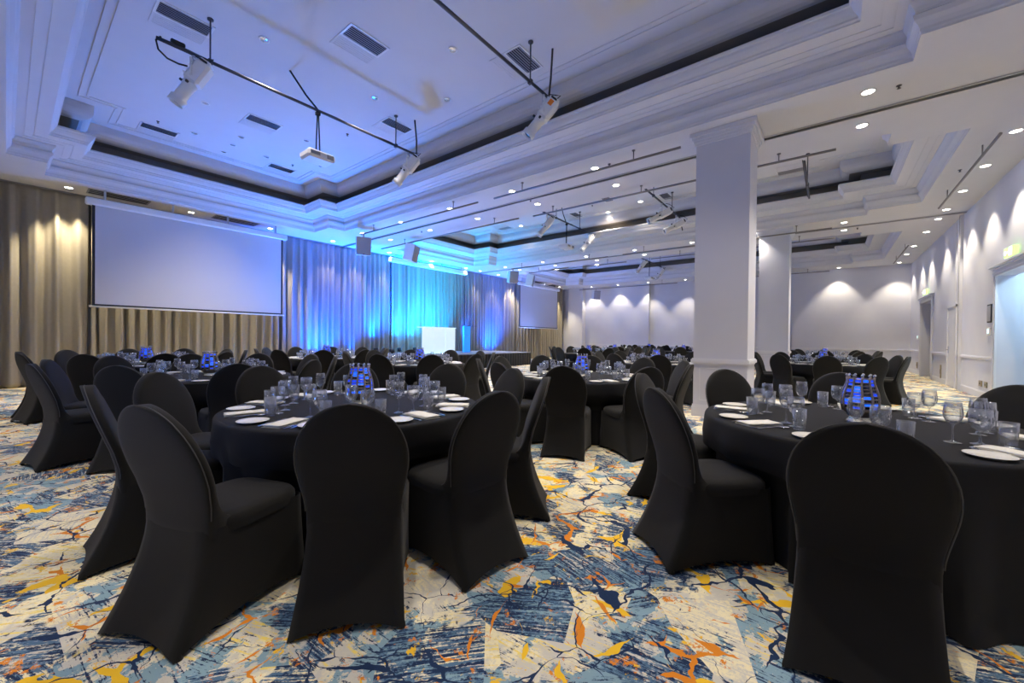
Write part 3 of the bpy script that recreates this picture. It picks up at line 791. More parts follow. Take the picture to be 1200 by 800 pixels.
pipe_rig('lighting_pipe', 10.47, 13.9, 3.89, 5.26, (11.2, 12.88), 'lighting pipe with two white spotlights in the middle coffer', [((13.9,3.88,5.28),(14.0,3.88,4.9))])
pipe_rig('lighting_pipe', 10.6, 13.4, 0.47, 5.10, (12.2,), 'lighting pipe seen end on right of the near column')
pipe_rig('lighting_pipe', 19.0, 22.2, 7.19, 5.2, (20.25, 21.89), 'lighting pipe with a projector in the rear coffer')
pipe_rig('lighting_pipe', 5.2, 7.0, 0.66, 5.35, (6.45,), 'lighting pipe stub near the top edge above the column') if False else None

def bar_y(x, y0, y1, z, rods, label):
    t = thing('lighting_bar', label, 'lighting bar', (0,0,0), 0, 'slim bars under the soffit')
    mb = MB(); mb.tube([(x,y0,z),(x,y1,z)], 0.021, 10); mb.build('bar', M_BAR, t)
    for y in rods:
        mb = MB(); mb.tube([(x,y,z),(x,y,Z_SOF)], 0.010, 8); mb.lathe([(0.0,Z_SOF-0.015),(0.03,Z_SOF-0.015),(0.03,Z_SOF),(0,Z_SOF)], 12, c=(x,y,0)); mb.build('hanger_rod', M_BAR, t)
    return t
bar_y(7.0, 1.99, 6.11, 4.47, (2.8, 5.3), 'slim grey bar under the soffit left of the near column')
bar_y(6.94, 6.57, 11.6, 4.46, (7.41, 10.9), 'slim grey bar under the soffit running towards the blue curtain')
bar_y(8.71, -0.05, 6.21, 4.50, (0.76, 3.3, 5.6), 'long slim bar passing behind the near column')
bar_y(8.60, 6.62, 13.0, 4.49, (7.49, 11.6), 'slim bar behind, running towards the stage curtain')
bar_y(14.45, -0.02, 6.15, 4.45, (0.8, 3.2, 5.35), 'slim bar just before the second ceiling track, right part')
bar_y(14.55, 6.8, 11.6, 4.46, (7.6, 11.0), 'slim bar just before the second ceiling track, left part')
bar_y(15.94, 6.62, 11.6, 4.46, (7.46, 11.0), 'slim bar just after the second ceiling track, left part')
bar_y(15.94, -0.1, 5.6, 4.46, (0.8, 4.5), 'slim bar just after the second ceiling track, right part')
bar_y(23.2, 6.67, 12.8, 4.43, (7.5, 11.9), 'slim bar along the top of the far wall, left part')
bar_y(23.4, 0.03, 5.0, 4.48, (0.83, 4.2), 'slim bar along the top of the far wall, right part')
for x0, x1, rods, lb in ((9.47, 13.87, (10.4, 13.0), 'slim bar parallel to the right wall, nearer one'), (18.6, 22.5, (19.3, 21.7), 'slim bar parallel to the right wall, farther one')):
    t = thing('lighting_bar', lb, 'lighting bar', (0,0,0), 0, 'slim bars under the soffit')
    mb = MB(); mb.tube([(x0,-2.02,4.47),(x1,-2.02,4.47)], 0.021, 10); mb.build('bar', M_BAR, t)
    for x in rods:
        mb = MB(); mb.tube([(x,-2.02,4.47),(x,-2.02,Z_SOF)], 0.010, 8); mb.build('hanger_rod', M_BAR, t)

def spotlight_proto(tilt, K=1.2):
    """profile spotlight, hung from its clamp at the origin; body points along local +x tilted down"""
    t = thing('profile_spotlight', 'x', 'spotlight')
    A = Matrix.Translation((0,0,-0.36)) @ Matrix.Rotation(math.radians(tilt),4,'Y') @ Matrix.Scale(K,4)
    mb = MB(); mb.bevbox(-0.24,0.06,-0.085,0.085,-0.085,0.085,0.03,0,A); mb.bevbox(-0.27,-0.235,-0.07,0.07,-0.07,0.07,0.02,0,A)
    for k in range(5): mb.box(-0.2+0.05*k,-0.19+0.05*k,-0.088,0.088,0.07,0.09,0,A)
    mb.build('lamp_body', M_WHITEP, t)
    mb = MB(); R = A @ Matrix.Rotation(math.radians(90),4,'Y')
    mb.lathe([(0.075,0.06),(0.075,0.10),(0.068,0.11),(0.068,0.27),(0.085,0.28),(0.085,0.36),(0.078,0.36),(0.07,0.32),(0.0,0.32)], 20, 0, R); mb.build('lens_tube', M_WHITEP, t)
    mb = MB(); mb.lathe([(0.072,0.325),(0.04,0.34),(0,0.345)], 16, 0, R); mb.build('lens', M_LENS, t)
    mb = MB(); mb.bevbox(-0.255,-0.225,-0.078,0.078,-0.03,0.06,0.01,0,A); mb.box(0.07,0.095,-0.10,0.10,-0.012,0.012,0,A); mb.box(0.07,0.095,-0.012,0.012,0.06,0.11,0,A); mb.build('shutter_knobs', M_BLACKP, t)
    mb = MB(); mb.tube([(0.0,-0.13,-0.36),(0.0,-0.13,-0.12),(0.0,0.13,-0.12),(0.0,0.13,-0.36)], 0.012, 6); mb.build('yoke', M_WHITEP, t)
    mb = MB(); mb.bevbox(-0.02,0.02,-0.03,0.03,-0.13,-0.025,0.008); mb.build('clamp', M_ALU, t)
    mb = MB(); e = A @ Vector((-0.26,0,0.0)); mb.tube([e, e+Vector((-0.08,0.03,0.06)), Vector((-0.20,0.05,-0.06)), Vector((-0.10,0.03,-0.036))], 0.008, 6); mb.build('lamp_cable', M_BLACKP, t)
    return t
SPP = {q: spotlight_proto(q) for q in (60, 52, 28)}; spp_used = set()
SPOTS = [(1.66,7.13,5.23, 150, 60,'white profile spotlight at the left end of the first pipe'),
         (5.36,7.13,5.23, 128, 52,'white profile spotlight at the right end of the first pipe'),
         (5.42,3.69,5.23, 128, 52,'white profile spotlight with an orange sticker at the top centre'),
         (10.75,7.13,5.24, 128, 52,'white spotlight left of the projector in the middle coffer'),
         (13.55,7.13,5.24, 128, 52,'white spotlight right of the projector in the middle coffer'),
         (11.9,3.89,5.26, 128, 28,'upper white spotlight of the pair left of the near column'),
         (13.3,3.89,5.26, 128, 28,'lower white spotlight of the pair left of the near column'),
         (19.2,7.19,5.2, 128, 52,'small far spotlight left of the rear projector'),
         (21.95,7.19,5.2, 128, 52,'small far spotlight right of the rear projector')]
for i, (x, y, z, a, q, lab) in enumerate(SPOTS):
    if q not in spp_used: spp_used.add(q); o = SPP[q]; o.location = (x,y,z); o.rotation_euler = (0,0,math.radians(a)); tag(o, lab, group='profile spotlights')
    else: o = dup(SPP[q], (x,y,z), math.radians(a), lab, 'profile spotlights')
    if i == 2:
        A = Matrix.Translation((0,0,-0.36)) @ Matrix.Rotation(math.radians(q),4,'Y') @ Matrix.Scale(1.2,4)
        for y0_, y1_ in ((0.0855,0.0875),(-0.0875,-0.0855)):
            mb = MB(); mb.box(-0.20,-0.12,y0_,y1_,-0.02,0.04,0,A); mb.build('warning_sticker', M_ORANGE, o)['label'] = 'orange sticker'

def projector_proto():
    t = thing('projector', 'x', 'projector')
    mb = MB(); mb.bevbox(-0.24,0.24,-0.18,0.18,-0.90,-0.76,0.035); mb.build('case', M_WHITEP, t)
    mb = MB()
    mb.box(-0.20,-0.04,-0.183,-0.179,-0.86,-0.80); mb.build('vent_panel', M_GREYP, t)
    mb = MB(); mb.box(0.08,0.2,-0.183,-0.179,-0.87,-0.79); mb.build('socket_panel', M_GREYP, t)
    mb = MB(); R = Matrix.Translation((0.15,0.18,-0.83)) @ Matrix.Rotation(math.radians(-90),4,'X')
    mb.lathe([(0.055,-0.01),(0.055,0.03),(0.045,0.03),(0,0.015)], 18, 0, R); mb.build('lens', M_LENS, t)
    mb = MB(); mb.box(-0.10,0.10,-0.08,0.08,-0.76,-0.745); mb.tube([(-0.03,0,-0.75),(-0.01,0,-0.06)], 0.011, 6); mb.tube([(0.05,0.02,-0.75),(0.01,0,-0.06)], 0.011, 6); mb.bevbox(-0.035,0.035,-0.035,0.035,-0.09,-0.025,0.008)
    mb.build('hanging_mount', M_BLACKP, t)
    return t
PJ = projector_proto()
for i, (x, y, z, a, lab) in enumerate(((3.42,7.13,5.23,0,'white ceiling projector hanging in the middle of the first pipe'),
        (11.97,7.13,5.24,0,'white ceiling projector in the middle coffer'),(20.25,7.19,5.19,0,'white ceiling projector in the rear coffer'))):
    if i == 0: PJ.location = (x,y,z); tag(PJ, lab, group='hanging projectors')
    else: dup(PJ, (x,y,z), math.radians(a), lab, 'hanging projectors')

def speaker_proto():
    t = thing('hanging_speaker', 'x', 'speaker')
    A = Matrix.Translation((0,0,-0.36)) @ Matrix.Rotation(math.radians(12),4,'Y')
    mb = MB(); mb.bevbox(-0.20,0.14,-0.22,0.22,-0.28,0.28,0.02,0,A); mb.build('cabinet', M_WHITEP, t)
    mb = MB(); mb.bevbox(0.135,0.165,-0.21,0.21,-0.27,0.27,0.008,0,A); mb.build('grille', M_GRILLE, t)
    mb = MB(); mb.box(-0.015,0.015,-0.03,0.03,-0.12,0.0); mb.build('bracket', M_ALU, t)
    mb = MB(); mb.box(0.166,0.169,-0.02,0.02,-0.255,-0.235,0,A); mb.build('badge', M_BLACKP, t)
    return t
SK = speaker_proto()
for i, (x, y, z, a, lab) in enumerate(((6.94,11.45,4.438,-118,'hanging speaker at the end of the bar, left of the stage'),(8.60,11.2,4.468,-60,'hanging speaker over the left end of the stage'),
        (14.55,11.5,4.438,-120,'hanging speaker over the right end of the stage'),(15.94,11.5,4.438,-60,'white hanging speaker beside the small far screen'),(23.2,11.6,4.408,-130,'hanging speaker on the bar before the far wall'))):
    if i == 0: SK.location = (x,y,z); SK.rotation_euler = (0,0,math.radians(a)); tag(SK, lab, group='hanging speakers')
    else: dup(SK, (x,y,z), math.radians(a), lab, 'hanging speakers')

# ------------------------------------------------------------------ right wall fittings
def exit_sign(x, z, label):
    t = thing('exit_sign', label, 'exit sign', (x, Y_R, z), 0, 'exit signs')
    mb = MB(); mb.bevbox(-0.24,0.24,0.02,0.10,-0.09,0.10,0.008); mb.build('sign_case', M_EXIT, t)
    mb = MB()
    for s, yy in ((1, 0.1005),):
        y0_, y1_ = yy, yy+0.002
        mb.box(-0.20,-0.05,y0_,y1_,-0.07,0.08)                         # bright door field
        mb.box(0.02,0.16,y0_,y1_,-0.012,0.012)                         # arrow shaft
        mb.add([(0.15,y1_,-0.045),(0.21,y1_,0.0),(0.15,y1_,0.045)], [(0,1,2),(2,1,0)])
    mb.build('pictogram', M_EXITW, t)
    mb = MB(); mb.box(-0.15,-0.12,0.1026,0.104,-0.05,0.02); mb.box(-0.125,-0.08,0.1026,0.104,0.0,0.02); mb.lathe([(0.014,0),(0,0)], 10, 0, Matrix.Translation((-0.125,0.1035,0.045)) @ Matrix.Rotation(-PI/2,4,'X')); mb.box(-0.12,-0.09,0.1026,0.104,-0.03,-0.015)
    mb.build('running_figure', M_EXIT, t)
    mb = MB(); mb.box(-0.05,0.05,0,0.02,-0.05,0.05); mb.build('mount', M_WHITEP, t)
    return t
exit_sign(11.85, D1[2]+0.33, 'green lit exit sign over the nearer doorway')
exit_sign(20.45, D2[2]+0.33, 'green lit exit sign over the farther doorway')
t = thing('framed_notice', 'small dark framed notice beside the nearer doorway', 'notice', (13.28, Y_R, 1.72))
mb = MB(); mb.bevbox(-0.14,0.14,0,0.03,-0.02,0.38,0.006); mb.build('frame', M_BLACKP, t)
mb = MB(); mb.box(-0.115,0.115,0.0301,0.032,0.01,0.35); mb.build('sheet', M_PICT, t)
def thermostat(x, z, label):
    t = thing('wall_control_panel', label, 'control panel', (x, Y_R, z), 0, 'wall control panels')
    mb = MB(); mb.bevbox(-0.10,0.10,0,0.025,-0.08,0.09,0.006); mb.build('plate', M_WHITEP, t)
    mb = MB(); mb.box(-0.05,0.05,0.0251,0.027,-0.03,0.06); mb.build('display', M_LED, t)
thermostat(13.36, 1.50, 'lit wall control panel below the framed notice')
thermostat(22.3, 1.45, 'lit wall control panel left of the farther doorway')
def outlet(x, z, w, h, label):
    t = thing('wall_outlet', label, 'outlet', (x, Y_R, z), 0, 'wall outlets')
    mb = MB(); mb.bevbox(-w/2,w/2,0,0.022,-h/2,h/2,0.004); mb.build('plate', M_BRASS, t)
    mb = MB(); mb.box(-w/4,-w/8,0.0222,0.024,-h/6,h/6); mb.box(w/8,w/4,0.0222,0.024,-h/6,h/6); mb.build('socket', M_BLACKP, t)
outlet(13.9, 0.33, 0.20, 0.13, 'brass outlet low on the wall near the nearer doorway, left one')
outlet(13.5, 0.33, 0.16, 0.13, 'brass outlet low on the wall near the nearer doorway, right one')
outlet(18.1, 0.36, 0.12, 0.42, 'tall narrow brass outlet between service door and farther doorway')
outlet(22.4, 0.36, 0.22, 0.24, 'brass outlet low on the wall near the far corner')
# light of the corridor beyond the nearer doorway
t = thing('corridor_ceiling_light', 'cool light on the alcove ceiling behind the nearer doorway', 'ceiling light', (11.9, Y_R-0.75, 3.05))
mb = MB(); mb.bevbox(-0.5,0.5,-0.2,0.2,-0.03,0.01,0.01); mb.build('lamp_tray', M_WHITEP, t)
mb = MB(); mb.box(-0.47,0.47,-0.17,0.17,-0.034,-0.0301); mb.build('diffuser', mat('cool_diffuser', (0.8,0.9,1), 0.5, emit=(0.6,0.85,1.0), estr=4.0), t)
l = bpy.data.lights.new('corridor_light', 'AREA'); l.energy = 24; l.color = (0.50,0.80,1.0); l.size = 0.9; l.size_y = 0.32; l.shape = 'RECTANGLE'
lo = bpy.data.objects.new('corridor_light', l); COL.objects.link(lo); lo.parent = t; lo.location = (0,0,-0.05)

# ------------------------------------------------------------------ chairs
def chair_proto():
    t = thing('banquet_chair', 'x', 'chair')
    # seat cushion
    def se(cx, a, b, z, n=4.5, m=36):
        r = []
        for k in range(m):
            th = 2*PI*k/m; c, s = math.cos(th), math.sin(th)
            r.append(Vector((cx + a*math.copysign(abs(c)**(2/n), c), b*math.copysign(abs(s)**(2/n), s), z)))
        return r
    mb = MB()
    mb.rings([se(-0.02,0.226,0.220,0.40), se(-0.02,0.229,0.223,0.43), se(-0.02,0.226,0.220,0.455), se(-0.02,0.215,0.208,0.472), se(-0.02,0.185,0.18,0.482), se(-0.02,0.11,0.11,0.488), se(-0.02,0.02,0.02,0.489)], cap1=True)
    mb.build('seat', M_CHAIR, t)
    # backrest
    def xb(z):
        P = [(0.36,-0.252),(0.44,-0.247),(0.52,-0.25),(0.62,-0.272),(0.72,-0.305),(0.82,-0.340),(0.90,-0.368),(0.97,-0.392)]
        for (a, b), (c, d) in zip(P, P[1:]):
            if z <= c:
                u = max(0.0, (z-a)/(c-a)); return b+(d-b)*u
        return P[-1][1]
    TOP, SH = 0.968, 0.70
    zs = [0.395,0.425,0.45,0.475,0.50,0.53,0.57,0.62,0.66,0.70,0.74,0.78,0.82,0.85,0.88,0.905,0.925,0.94,0.952,0.960,0.9655,0.9678]
    R = []; edge = []
    for z in zs:
        if z <= SH: q_ = max(0,min(1,(z-0.46)/(SH-0.46))); w = 0.205 + (0.236-0.205)*q_*q_*(3-2*q_)
        else: w = 0.236*math.sqrt(max(0.0, 1-((z-SH)/(TOP-SH))**2.15))
        th = (0.030 + 0.006*math.sin((z-0.4)*5))*(0.7 if z < 0.41 else 1.0)
        if z > 0.9: th *= 0.92
        web = 0.12*math.exp(-max(0.0, z-0.44)/0.035)
        xc = xb(z)
        r = []; m = 32
        for k in range(m):
            a = 2*PI*k/m; c, s = math.cos(a), math.sin(a)
            e = math.copysign(abs(c)**0.55, c); f = math.copysign(abs(s)**0.62, s)
            side = abs(f)**2
            dx = e*th + (web*side if e > 0 else 0.0)
            r.append(Vector((xc + dx, f*w, z)))
        R.append(r)
        edge.append((xc, w, z, th))
    mb = MB(); mb.rings(R, cap1=True)
    bk = mb.build('backrest', M_CHAIR, t)
    mb = MB()
    pts = [Vector((x-0.4*th, w+0.0015, z)) for x, w, z, th in edge if z > 0.47] + [Vector((x-0.4*th, -w-0.0015, z)) for x, w, z, th in reversed(edge) if z > 0.47]
    mb.tube(pts, 0.0024, 5); mb.build('seam', M_SEAM, bk)
    # skirt stretched to the four feet
    def corner(z, k):
        u = (0.43-z)/0.43
        xr = -0.277 - 0.147*u**1.7; yr = 0.205 + 0.033*u**1.4
        xf = 0.206 + 0.02*u**1.5; yf = 0.220 + 0.004*u**1.5
        return [Vector((xr,-yr,z)), Vector((xf,-yf,z)), Vector((xf,yf,z)), Vector((xr,yr,z))][k]
    R = []
    for z in (0.43,0.36,0.29,0.22,0.15,0.09,0.045,0.0):
        r = []; u = (0.43-z)/0.43; m = 10
        for k in range(4):
            a, b = corner(z, k), corner(z, (k+1) % 4)
            mid = (a+b)/2; inward = Vector((-mid.x-0.03, -mid.y, 0)).normalized() if k != 3 else Vector((1,0,0))
            for i in range(m):
                s = i/m; bow = 4*s*(1-s)
                p = a.lerp(b, s) + inward*(0.002 + 0.026*u*u)*bow
                p.z += (0.036*bow**0.8)*max(0,u-0.2)**2/0.64 + 0.002
                r.append(p)
        # round the corners a little
        q = []
        n = len(r)
        for i in range(n): q.append(r[i]*(0.46+0.34*u) + (r[i-1]+r[(i+1) % n])*(0.27-0.17*u))
        R.append(q)
    mb = MB(); mb.rings(R); mb.build('skirt', M_CHAIR, t)
    for k in range(4):
        p = corner(0.0, k)
        d = Vector((p.x, p.y, 0)).normalized()
        mb = MB(); mb.lathe([(0.0,0.03),(0.008,0.026),(0.013,0.014),(0.015,0.0),(0,0.0)], 10, c=(p.x-0.036*d.x, p.y-0.036*d.y, 0.001)); mb.build('foot_pocket', M_CHAIR, t)
    return t
CHAIR = chair_proto(); chair_used = [False]
HOURS = ['twelve','one','two','three','four','five','six','seven','eight','nine','ten','eleven']
def chair(x, y, rz, label, group):
    if not chair_used[0]:
        chair_used[0] = True; c = CHAIR; c.location = (x,y,0); c.rotation_euler = (0,0,rz); return tag(c, label, group=group)
    return dup(CHAIR, (x,y,0), rz, label, group)

# ------------------------------------------------------------------ table ware prototypes
def wine_mesh(n, h=0.205, rb=0.038, name='wine_glass'):
    mb = MB(); s = h/0.205
    mb.lathe([(0.0,0.0),(0.034,0.0),(0.034,0.002),(0.012,0.006),(0.0045,0.014),(0.004,0.085*s),(0.008,0.093*s),(0.026,0.106*s),(rb*0.95,0.130*s),(rb,0.150*s),(rb*0.9,0.185*s),(rb*0.84,h),
              (rb*0.80,h),(rb*0.86,0.185*s),(rb*0.95,0.150*s),(rb*0.90,0.131*s),(0.024,0.109*s),(0.0,0.099*s)], n)
    return mb.mesh(name, M_GLASS)
def goblet_mesh(n):
    mb = MB()
    mb.lathe([(0.0,0.0),(0.036,0.0),(0.036,0.002),(0.014,0.007),(0.006,0.014),(0.0055,0.060),(0.012,0.068),(0.034,0.084),(0.043,0.108),(0.044,0.130),(0.041,0.175),(0.039,0.175),(0.0415,0.130),(0.0405,0.109),(0.032,0.087),(0,0.074)], n)
    return mb.mesh('water_goblet', M_GLASS)
def tumbler_mesh(n):
    mb = MB(); mb.lathe([(0.0,0.0),(0.028,0.0),(0.031,0.004),(0.035,0.120),(0.033,0.120),(0.0295,0.012),(0.0,0.012)], n)
    return mb.mesh('tumbler', M_GLASS)
def plate_mesh(n):
    mb = MB(); mb.lathe([(0.0,0.004),(0.045,0.004),(0.05,0.0),(0.055,0.0),(0.062,0.006),(0.084,0.013),(0.085,0.015),(0.082,0.016),(0.060,0.010),(0.0,0.008)], n)
    return mb.mesh('side_plate', M_CHINA)
def napkin_mesh():
    mb = MB(); rnd = random.Random(5)
    for k, (z, dx, dy, sc) in enumerate(((0.0,0,0,1.0),(0.006,0.006,0.003,0.985),(0.012,-0.003,-0.004,0.97))):
        nx, ny = 9, 5; P = []
        for j in range(ny):
            for i in range(nx):
                u, v = i/(nx-1)-0.5, j/(ny-1)-0.5
                edge = max(abs(u), abs(v))*2
                P.append(Vector((u*0.235*sc+dx, v*0.118*sc+dy+0.002*math.sin(i*1.7+k), z+0.005-0.003*edge**6 + 0.0012*math.sin(u*14+v*9+k))))
        T = len(P); Q = P + [Vector((p.x*0.995, p.y*0.995, z)) for p in P]
        F = []
        for j in range(ny-1):
            for i in range(nx-1):
                a = j*nx+i; F.append((a,a+1,a+nx+1,a+nx)); F.append((a+T+nx,a+T+nx+1,a+T+1,a+T))
        loop = [i for i in range(nx)] + [j*nx+nx-1 for j in range(1,ny)] + [(ny-1)*nx+i for i in range(nx-2,-1,-1)] + [j*nx for j in range(ny-2,0,-1)]
        for i in range(len(loop)):
            a, b = loop[i], loop[(i+1) % len(loop)]; F.append((a, a+T, b+T, b))
        mb.add(Q, F, 0, True)
    return mb.mesh('folded_napkin', M_NAPKIN)
def strip(mb, pts, z=0.0, t=0.0022):
    """flat bar along x: pts = (x, halfwidth, rise)"""
    vs_ = []; n = len(pts)
    for x, w, h in pts: vs_ += [Vector((x,-w,z+h)), Vector((x,w,z+h)), Vector((x,w,z+h+t)), Vector((x,-w,z+h+t))]
    F = [(0,1,2,3),(4*(n-1)+3,4*(n-1)+2,4*(n-1)+1,4*(n-1))]
    for i in range(n-1):
        for k in range(4): F.append((4*i+k, 4*i+4+k, 4*i+4+(k+1) % 4, 4*i+(k+1) % 4))
    mb.add(vs_, F, 0, False)
def fork_mesh():
    mb = MB(); strip(mb, [(-0.10,0.009,0.001),(-0.05,0.006,0.004),(0.0,0.003,0.006),(0.035,0.004,0.005),(0.045,0.011,0.003),(0.055,0.0125,0.003)])
    for k in range(4):
        y = -0.0105+0.007*k; v = MB(); strip(v, [(0.054,0.0018,0.003),(0.08,0.0016,0.004),(0.10,0.001,0.009)])
        mb.add([p+Vector((0,y,0)) for p in map(Vector, v.v)], v.f)
    return mb.mesh('dinner_fork', M_STEEL)
def knife_mesh():
    mb = MB(); strip(mb, [(-0.115,0.006,0.001),(-0.09,0.008,0.001),(-0.03,0.007,0.002),(-0.01,0.006,0.002),(0.0,0.009,0.001),(0.07,0.010,0.001),(0.10,0.007,0.001),(0.115,0.002,0.001)], 0, 0.003)
    return mb.mesh('dinner_knife', M_STEEL)
def spoon_mesh():
    mb = MB(); strip(mb, [(-0.10,0.008,0.001),(-0.05,0.005,0.004),(0.02,0.003,0.007),(0.05,0.004,0.005)])
    R = []
    for k in range(7):
        a = k/6*PI; x = 0.075-0.03*math.cos(a); w = max(0.0005, 0.019*math.sin(a))
        R.append([Vector((x, w*math.cos(b), 0.006+0.007*math.sin(a)*math.sin(b))) for b in [PI+PI*j/8 for j in range(9)]])
    mb.rings(R, closed=False)
    return mb.mesh('dessert_spoon', M_STEEL)
ME = {}
for lod, n in (('near', 24), ('far', 12)):
    ME['wine', lod] = wine_mesh(n); ME['goblet', lod] = goblet_mesh(n); ME['tumbler', lod] = tumbler_mesh(max(12, n-4)); ME['plate', lod] = plate_mesh(n)
ME['napkin'] = napkin_mesh(); ME['fork'] = fork_mesh(); ME['knife'] = knife_mesh(); ME['spoon'] = spoon_mesh()

# mosaic hurricane lamp
def vase_proto():
    t = thing('mosaic_lantern', 'x', 'lantern')
    prof = [(0.060,0.040),(0.080,0.070),(0.090,0.105),(0.091,0.14),(0.086,0.18),(0.077,0.215),(0.068,0.245),(0.064,0.265),(0.067,0.288)]
    def rad(z):
        for (r, a), (s, b) in zip(prof, prof[1:]):
            if z <= b: return r+(s-r)*(z-a)/(b-a)
        return prof[-1][0]
    mb = MB(); mb.lathe([(0.0,0.0),(0.070,0.0),(0.074,0.006),(0.062,0.018),(0.054,0.028),(0.058,0.044),(0.0,0.044)], 24); mb.build('metal_foot', M_SILVERFOOT, t)
    mb = MB(); mb.lathe([(0.060,0.04),(0.080,0.070),(0.0868,0.092),(0.078,0.092),(0.056,0.046)], 24); mb.build('bronze_bowl', M_BRONZE, t)
    tl = MB(); rnd = random.Random(3); NC, NR = 11, 9
    for j in range(NR):
        z0, z1 = 0.094+0.0205*j, 0.094+0.0205*(j+1)-0.006
        for i in range(NC):
            a0, a1 = 2*PI*(i+0.13)/NC, 2*PI*(i+0.87)/NC
            zz = rnd.uniform(-0.003,0.003); m_ = rnd.choice((0,0,0,1,1,2,2))
            P = []
            for (z, a) in ((z0+zz,a0),(z0+zz,(a0+a1)/2),(z0+zz,a1),(z1+zz,a1),(z1+zz,(a0+a1)/2),(z1+zz,a0)):
                r = rad(z); P.append(Vector((r*math.cos(a), r*math.sin(a), z)))
            Q = [Vector((p.x*0.95, p.y*0.95, p.z)) for p in P]
            tl.add(P+Q, [(0,1,4,5),(1,2,3,4),(11,10,7,6),(10,9,8,7),(0,5,11,6),(2,8,9,3)], m_)
    tl.build('glass_tiles', [M_BLUETILE, M_DARKTILE, M_BRIGHTTILE], t)
    for i in range(NC):
        a = 2*PI*i/NC
        pts = [Vector(((r+0.002)*math.cos(a+0.02*math.sin(z*60+i)), (r+0.002)*math.sin(a+0.02*math.sin(z*60+i)), z)) for r, z in prof[1:]]
        mb = MB(); mb.tube(pts, [0.007,0.0075,0.0075,0.007,0.0065,0.006,0.0055,0.005], 6); mb.build('rib', M_BRONZE, t)
        e = pts[-1]; mb = MB(); mb.lathe([(0,0.0),(0.006,0.003),(0.008,0.010),(0.005,0.017),(0,0.019)], 8, c=(e.x,e.y,e.z)); mb.build('rim_bead', M_CHROME, t)
    mb = MB()
    for z in [0.094+0.0205*j-0.003 for j in range(0, 10)]:
        r = rad(z); mb.lathe([(r-0.004,z-0.0035),(r+0.002,z-0.002),(r+0.002,z+0.002),(r-0.004,z+0.0035)], 22)
    mb.build('mosaic_bands', M_BRONZE, t)
    mb = MB(); mb.lathe([(0.0,0.046),(0.050,0.046),(0.050,0.25),(0.0,0.25)], 16); mb.build('inner_glass', M_DARKTILE, t)
    return t
VASE = vase_proto(); vase_used = [False]

# ------------------------------------------------------------------ tables
TR, TZ = 0.885, 0.74
def cloth_mesh(seed, folds=15, puddle=0.0, dents=(), turn=0.0):
    rnd = random.Random(seed); m = 180
    ph = [rnd.uniform(-0.6, 0.6) for _ in range(5)]
    R = []
    rows = [(0.02,TZ,0),(0.45,TZ,0),(0.80,TZ,0),(0.865,TZ,0),(0.880,TZ-0.004,0),(TR,TZ-0.013,0),(TR+0.003,TZ-0.03,0.05),(TR+0.006,TZ-0.08,0.2),(TR+0.008,0.62,0.35),(TR+0.010,0.53,0.5),(TR+0.012,0.487,0.55),(TR+0.016,0.38,0.7),(TR+0.022,0.2,0.9),(TR+0.028,0.06,1.0),(TR+0.032+puddle,0.006,1.1)]
    for (r, z, a) in rows:
        ring = []
        for k in range(m):
            th = 2*PI*k/m
            w = math.sin(folds*th + ph[0] + 0.8*math.sin(2*th+ph[1])) + 0.5*math.sin((folds+6)*th*1.0 + ph[2]) + 0.35*math.sin(5*th+ph[3])
            rr = r + a*0.027*w
            if z < 0.62:
                for (da, Df) in dents:
                    dl = abs((th - da + PI) % (2*PI) - PI)
                    hw = math.atan2(0.285, Df)
                    lim = Df/math.cos(min(dl, hw))*(1.0) + (max(0.0, dl-hw)*2.2 if dl > hw else 0.0) + (0.012*w*0.0)
                    kk = max(0.0, min(1.0, (0.535-z)/0.045))
                    rr = min(rr, rr*(1-kk) + lim*kk) if lim < rr else rr
            ring.append(Vector((rr*math.cos(th), rr*math.sin(th), z)))
        R.append(ring)
    mb = MB(); mb.rings(R, cap0=True)
    # keep the cloth top facing up
    return mb.mesh('tablecloth', M_CLOTH)
mb = MB(); mb.lathe([(0.0,0.70),(0.865,0.70),(0.868,0.715),(0.866,0.734),(0.0,0.734)], 48); TOPM = mb.mesh('tabletop', M_WOOD)
LEGM = []
for k in range(4):
    a = PI/4 + k*PI/2; p = Vector((0.52*math.cos(a), 0.52*math.sin(a), 0))
    mb = MB(); mb.tube([p, p*0.96+Vector((0,0,0.70))], 0.018, 8); LEGM.append(mb.mesh('leg', M_PIPE))

TABLES = [  # x, y, seats, first angle, detail, name, cloth
    (1.65, 2.76, 10, -54, 2, 'nearest left table'),
    (3.36,-0.16,  8, 178, 2, 'nearest right table'),
    (4.90, 2.65, 10, 201, 1, 'middle aisle table'),
    (1.58, 6.05, 10, 228, 1, 'second left table'),
    (1.50, 9.20, 10, 235, 0, 'table below large screen'),
    (4.75, 9.40, 10, 239, 0, 'table before blue curtain'),
    (5.05, 6.30, 10, 239, 0, 'table facing glowing bar'),
    (8.95, 3.00, 10, 200, 0, 'table left of column'),
    (11.6, 0.10, 10, 183, 0, 'table right of column'),
    (12.9, 6.70, 10, 200, -1, 'far table near stage'),
    (16.2, 7.20, 10, 210, -1, 'far centre table'),
    (21.2, 7.50, 10, 195, -1, 'rearmost table left of column'),
    (18.8, 5.10, 10, 190, -1, 'far table hugging the column'),
    (17.0, 0.10, 10, 180, -1, 'rearmost right table'),
]
SEAT_OV = {0: {0:(-54,1.40),1:(-18,1.40),2:(19,1.40),3:(61,1.36),4:(97,1.42),5:(129,1.52),6:(164,1.47),7:(205.5,1.46),8:(236.7,1.35),9:(271,1.40)},
           1: {0:(178,1.50),1:(91.7,1.40),2:(136,1.38),3:(43,1.40),4:(3,1.40),5:(-43,1.28),6:(-79,1.42),7:(-115,1.42)}}
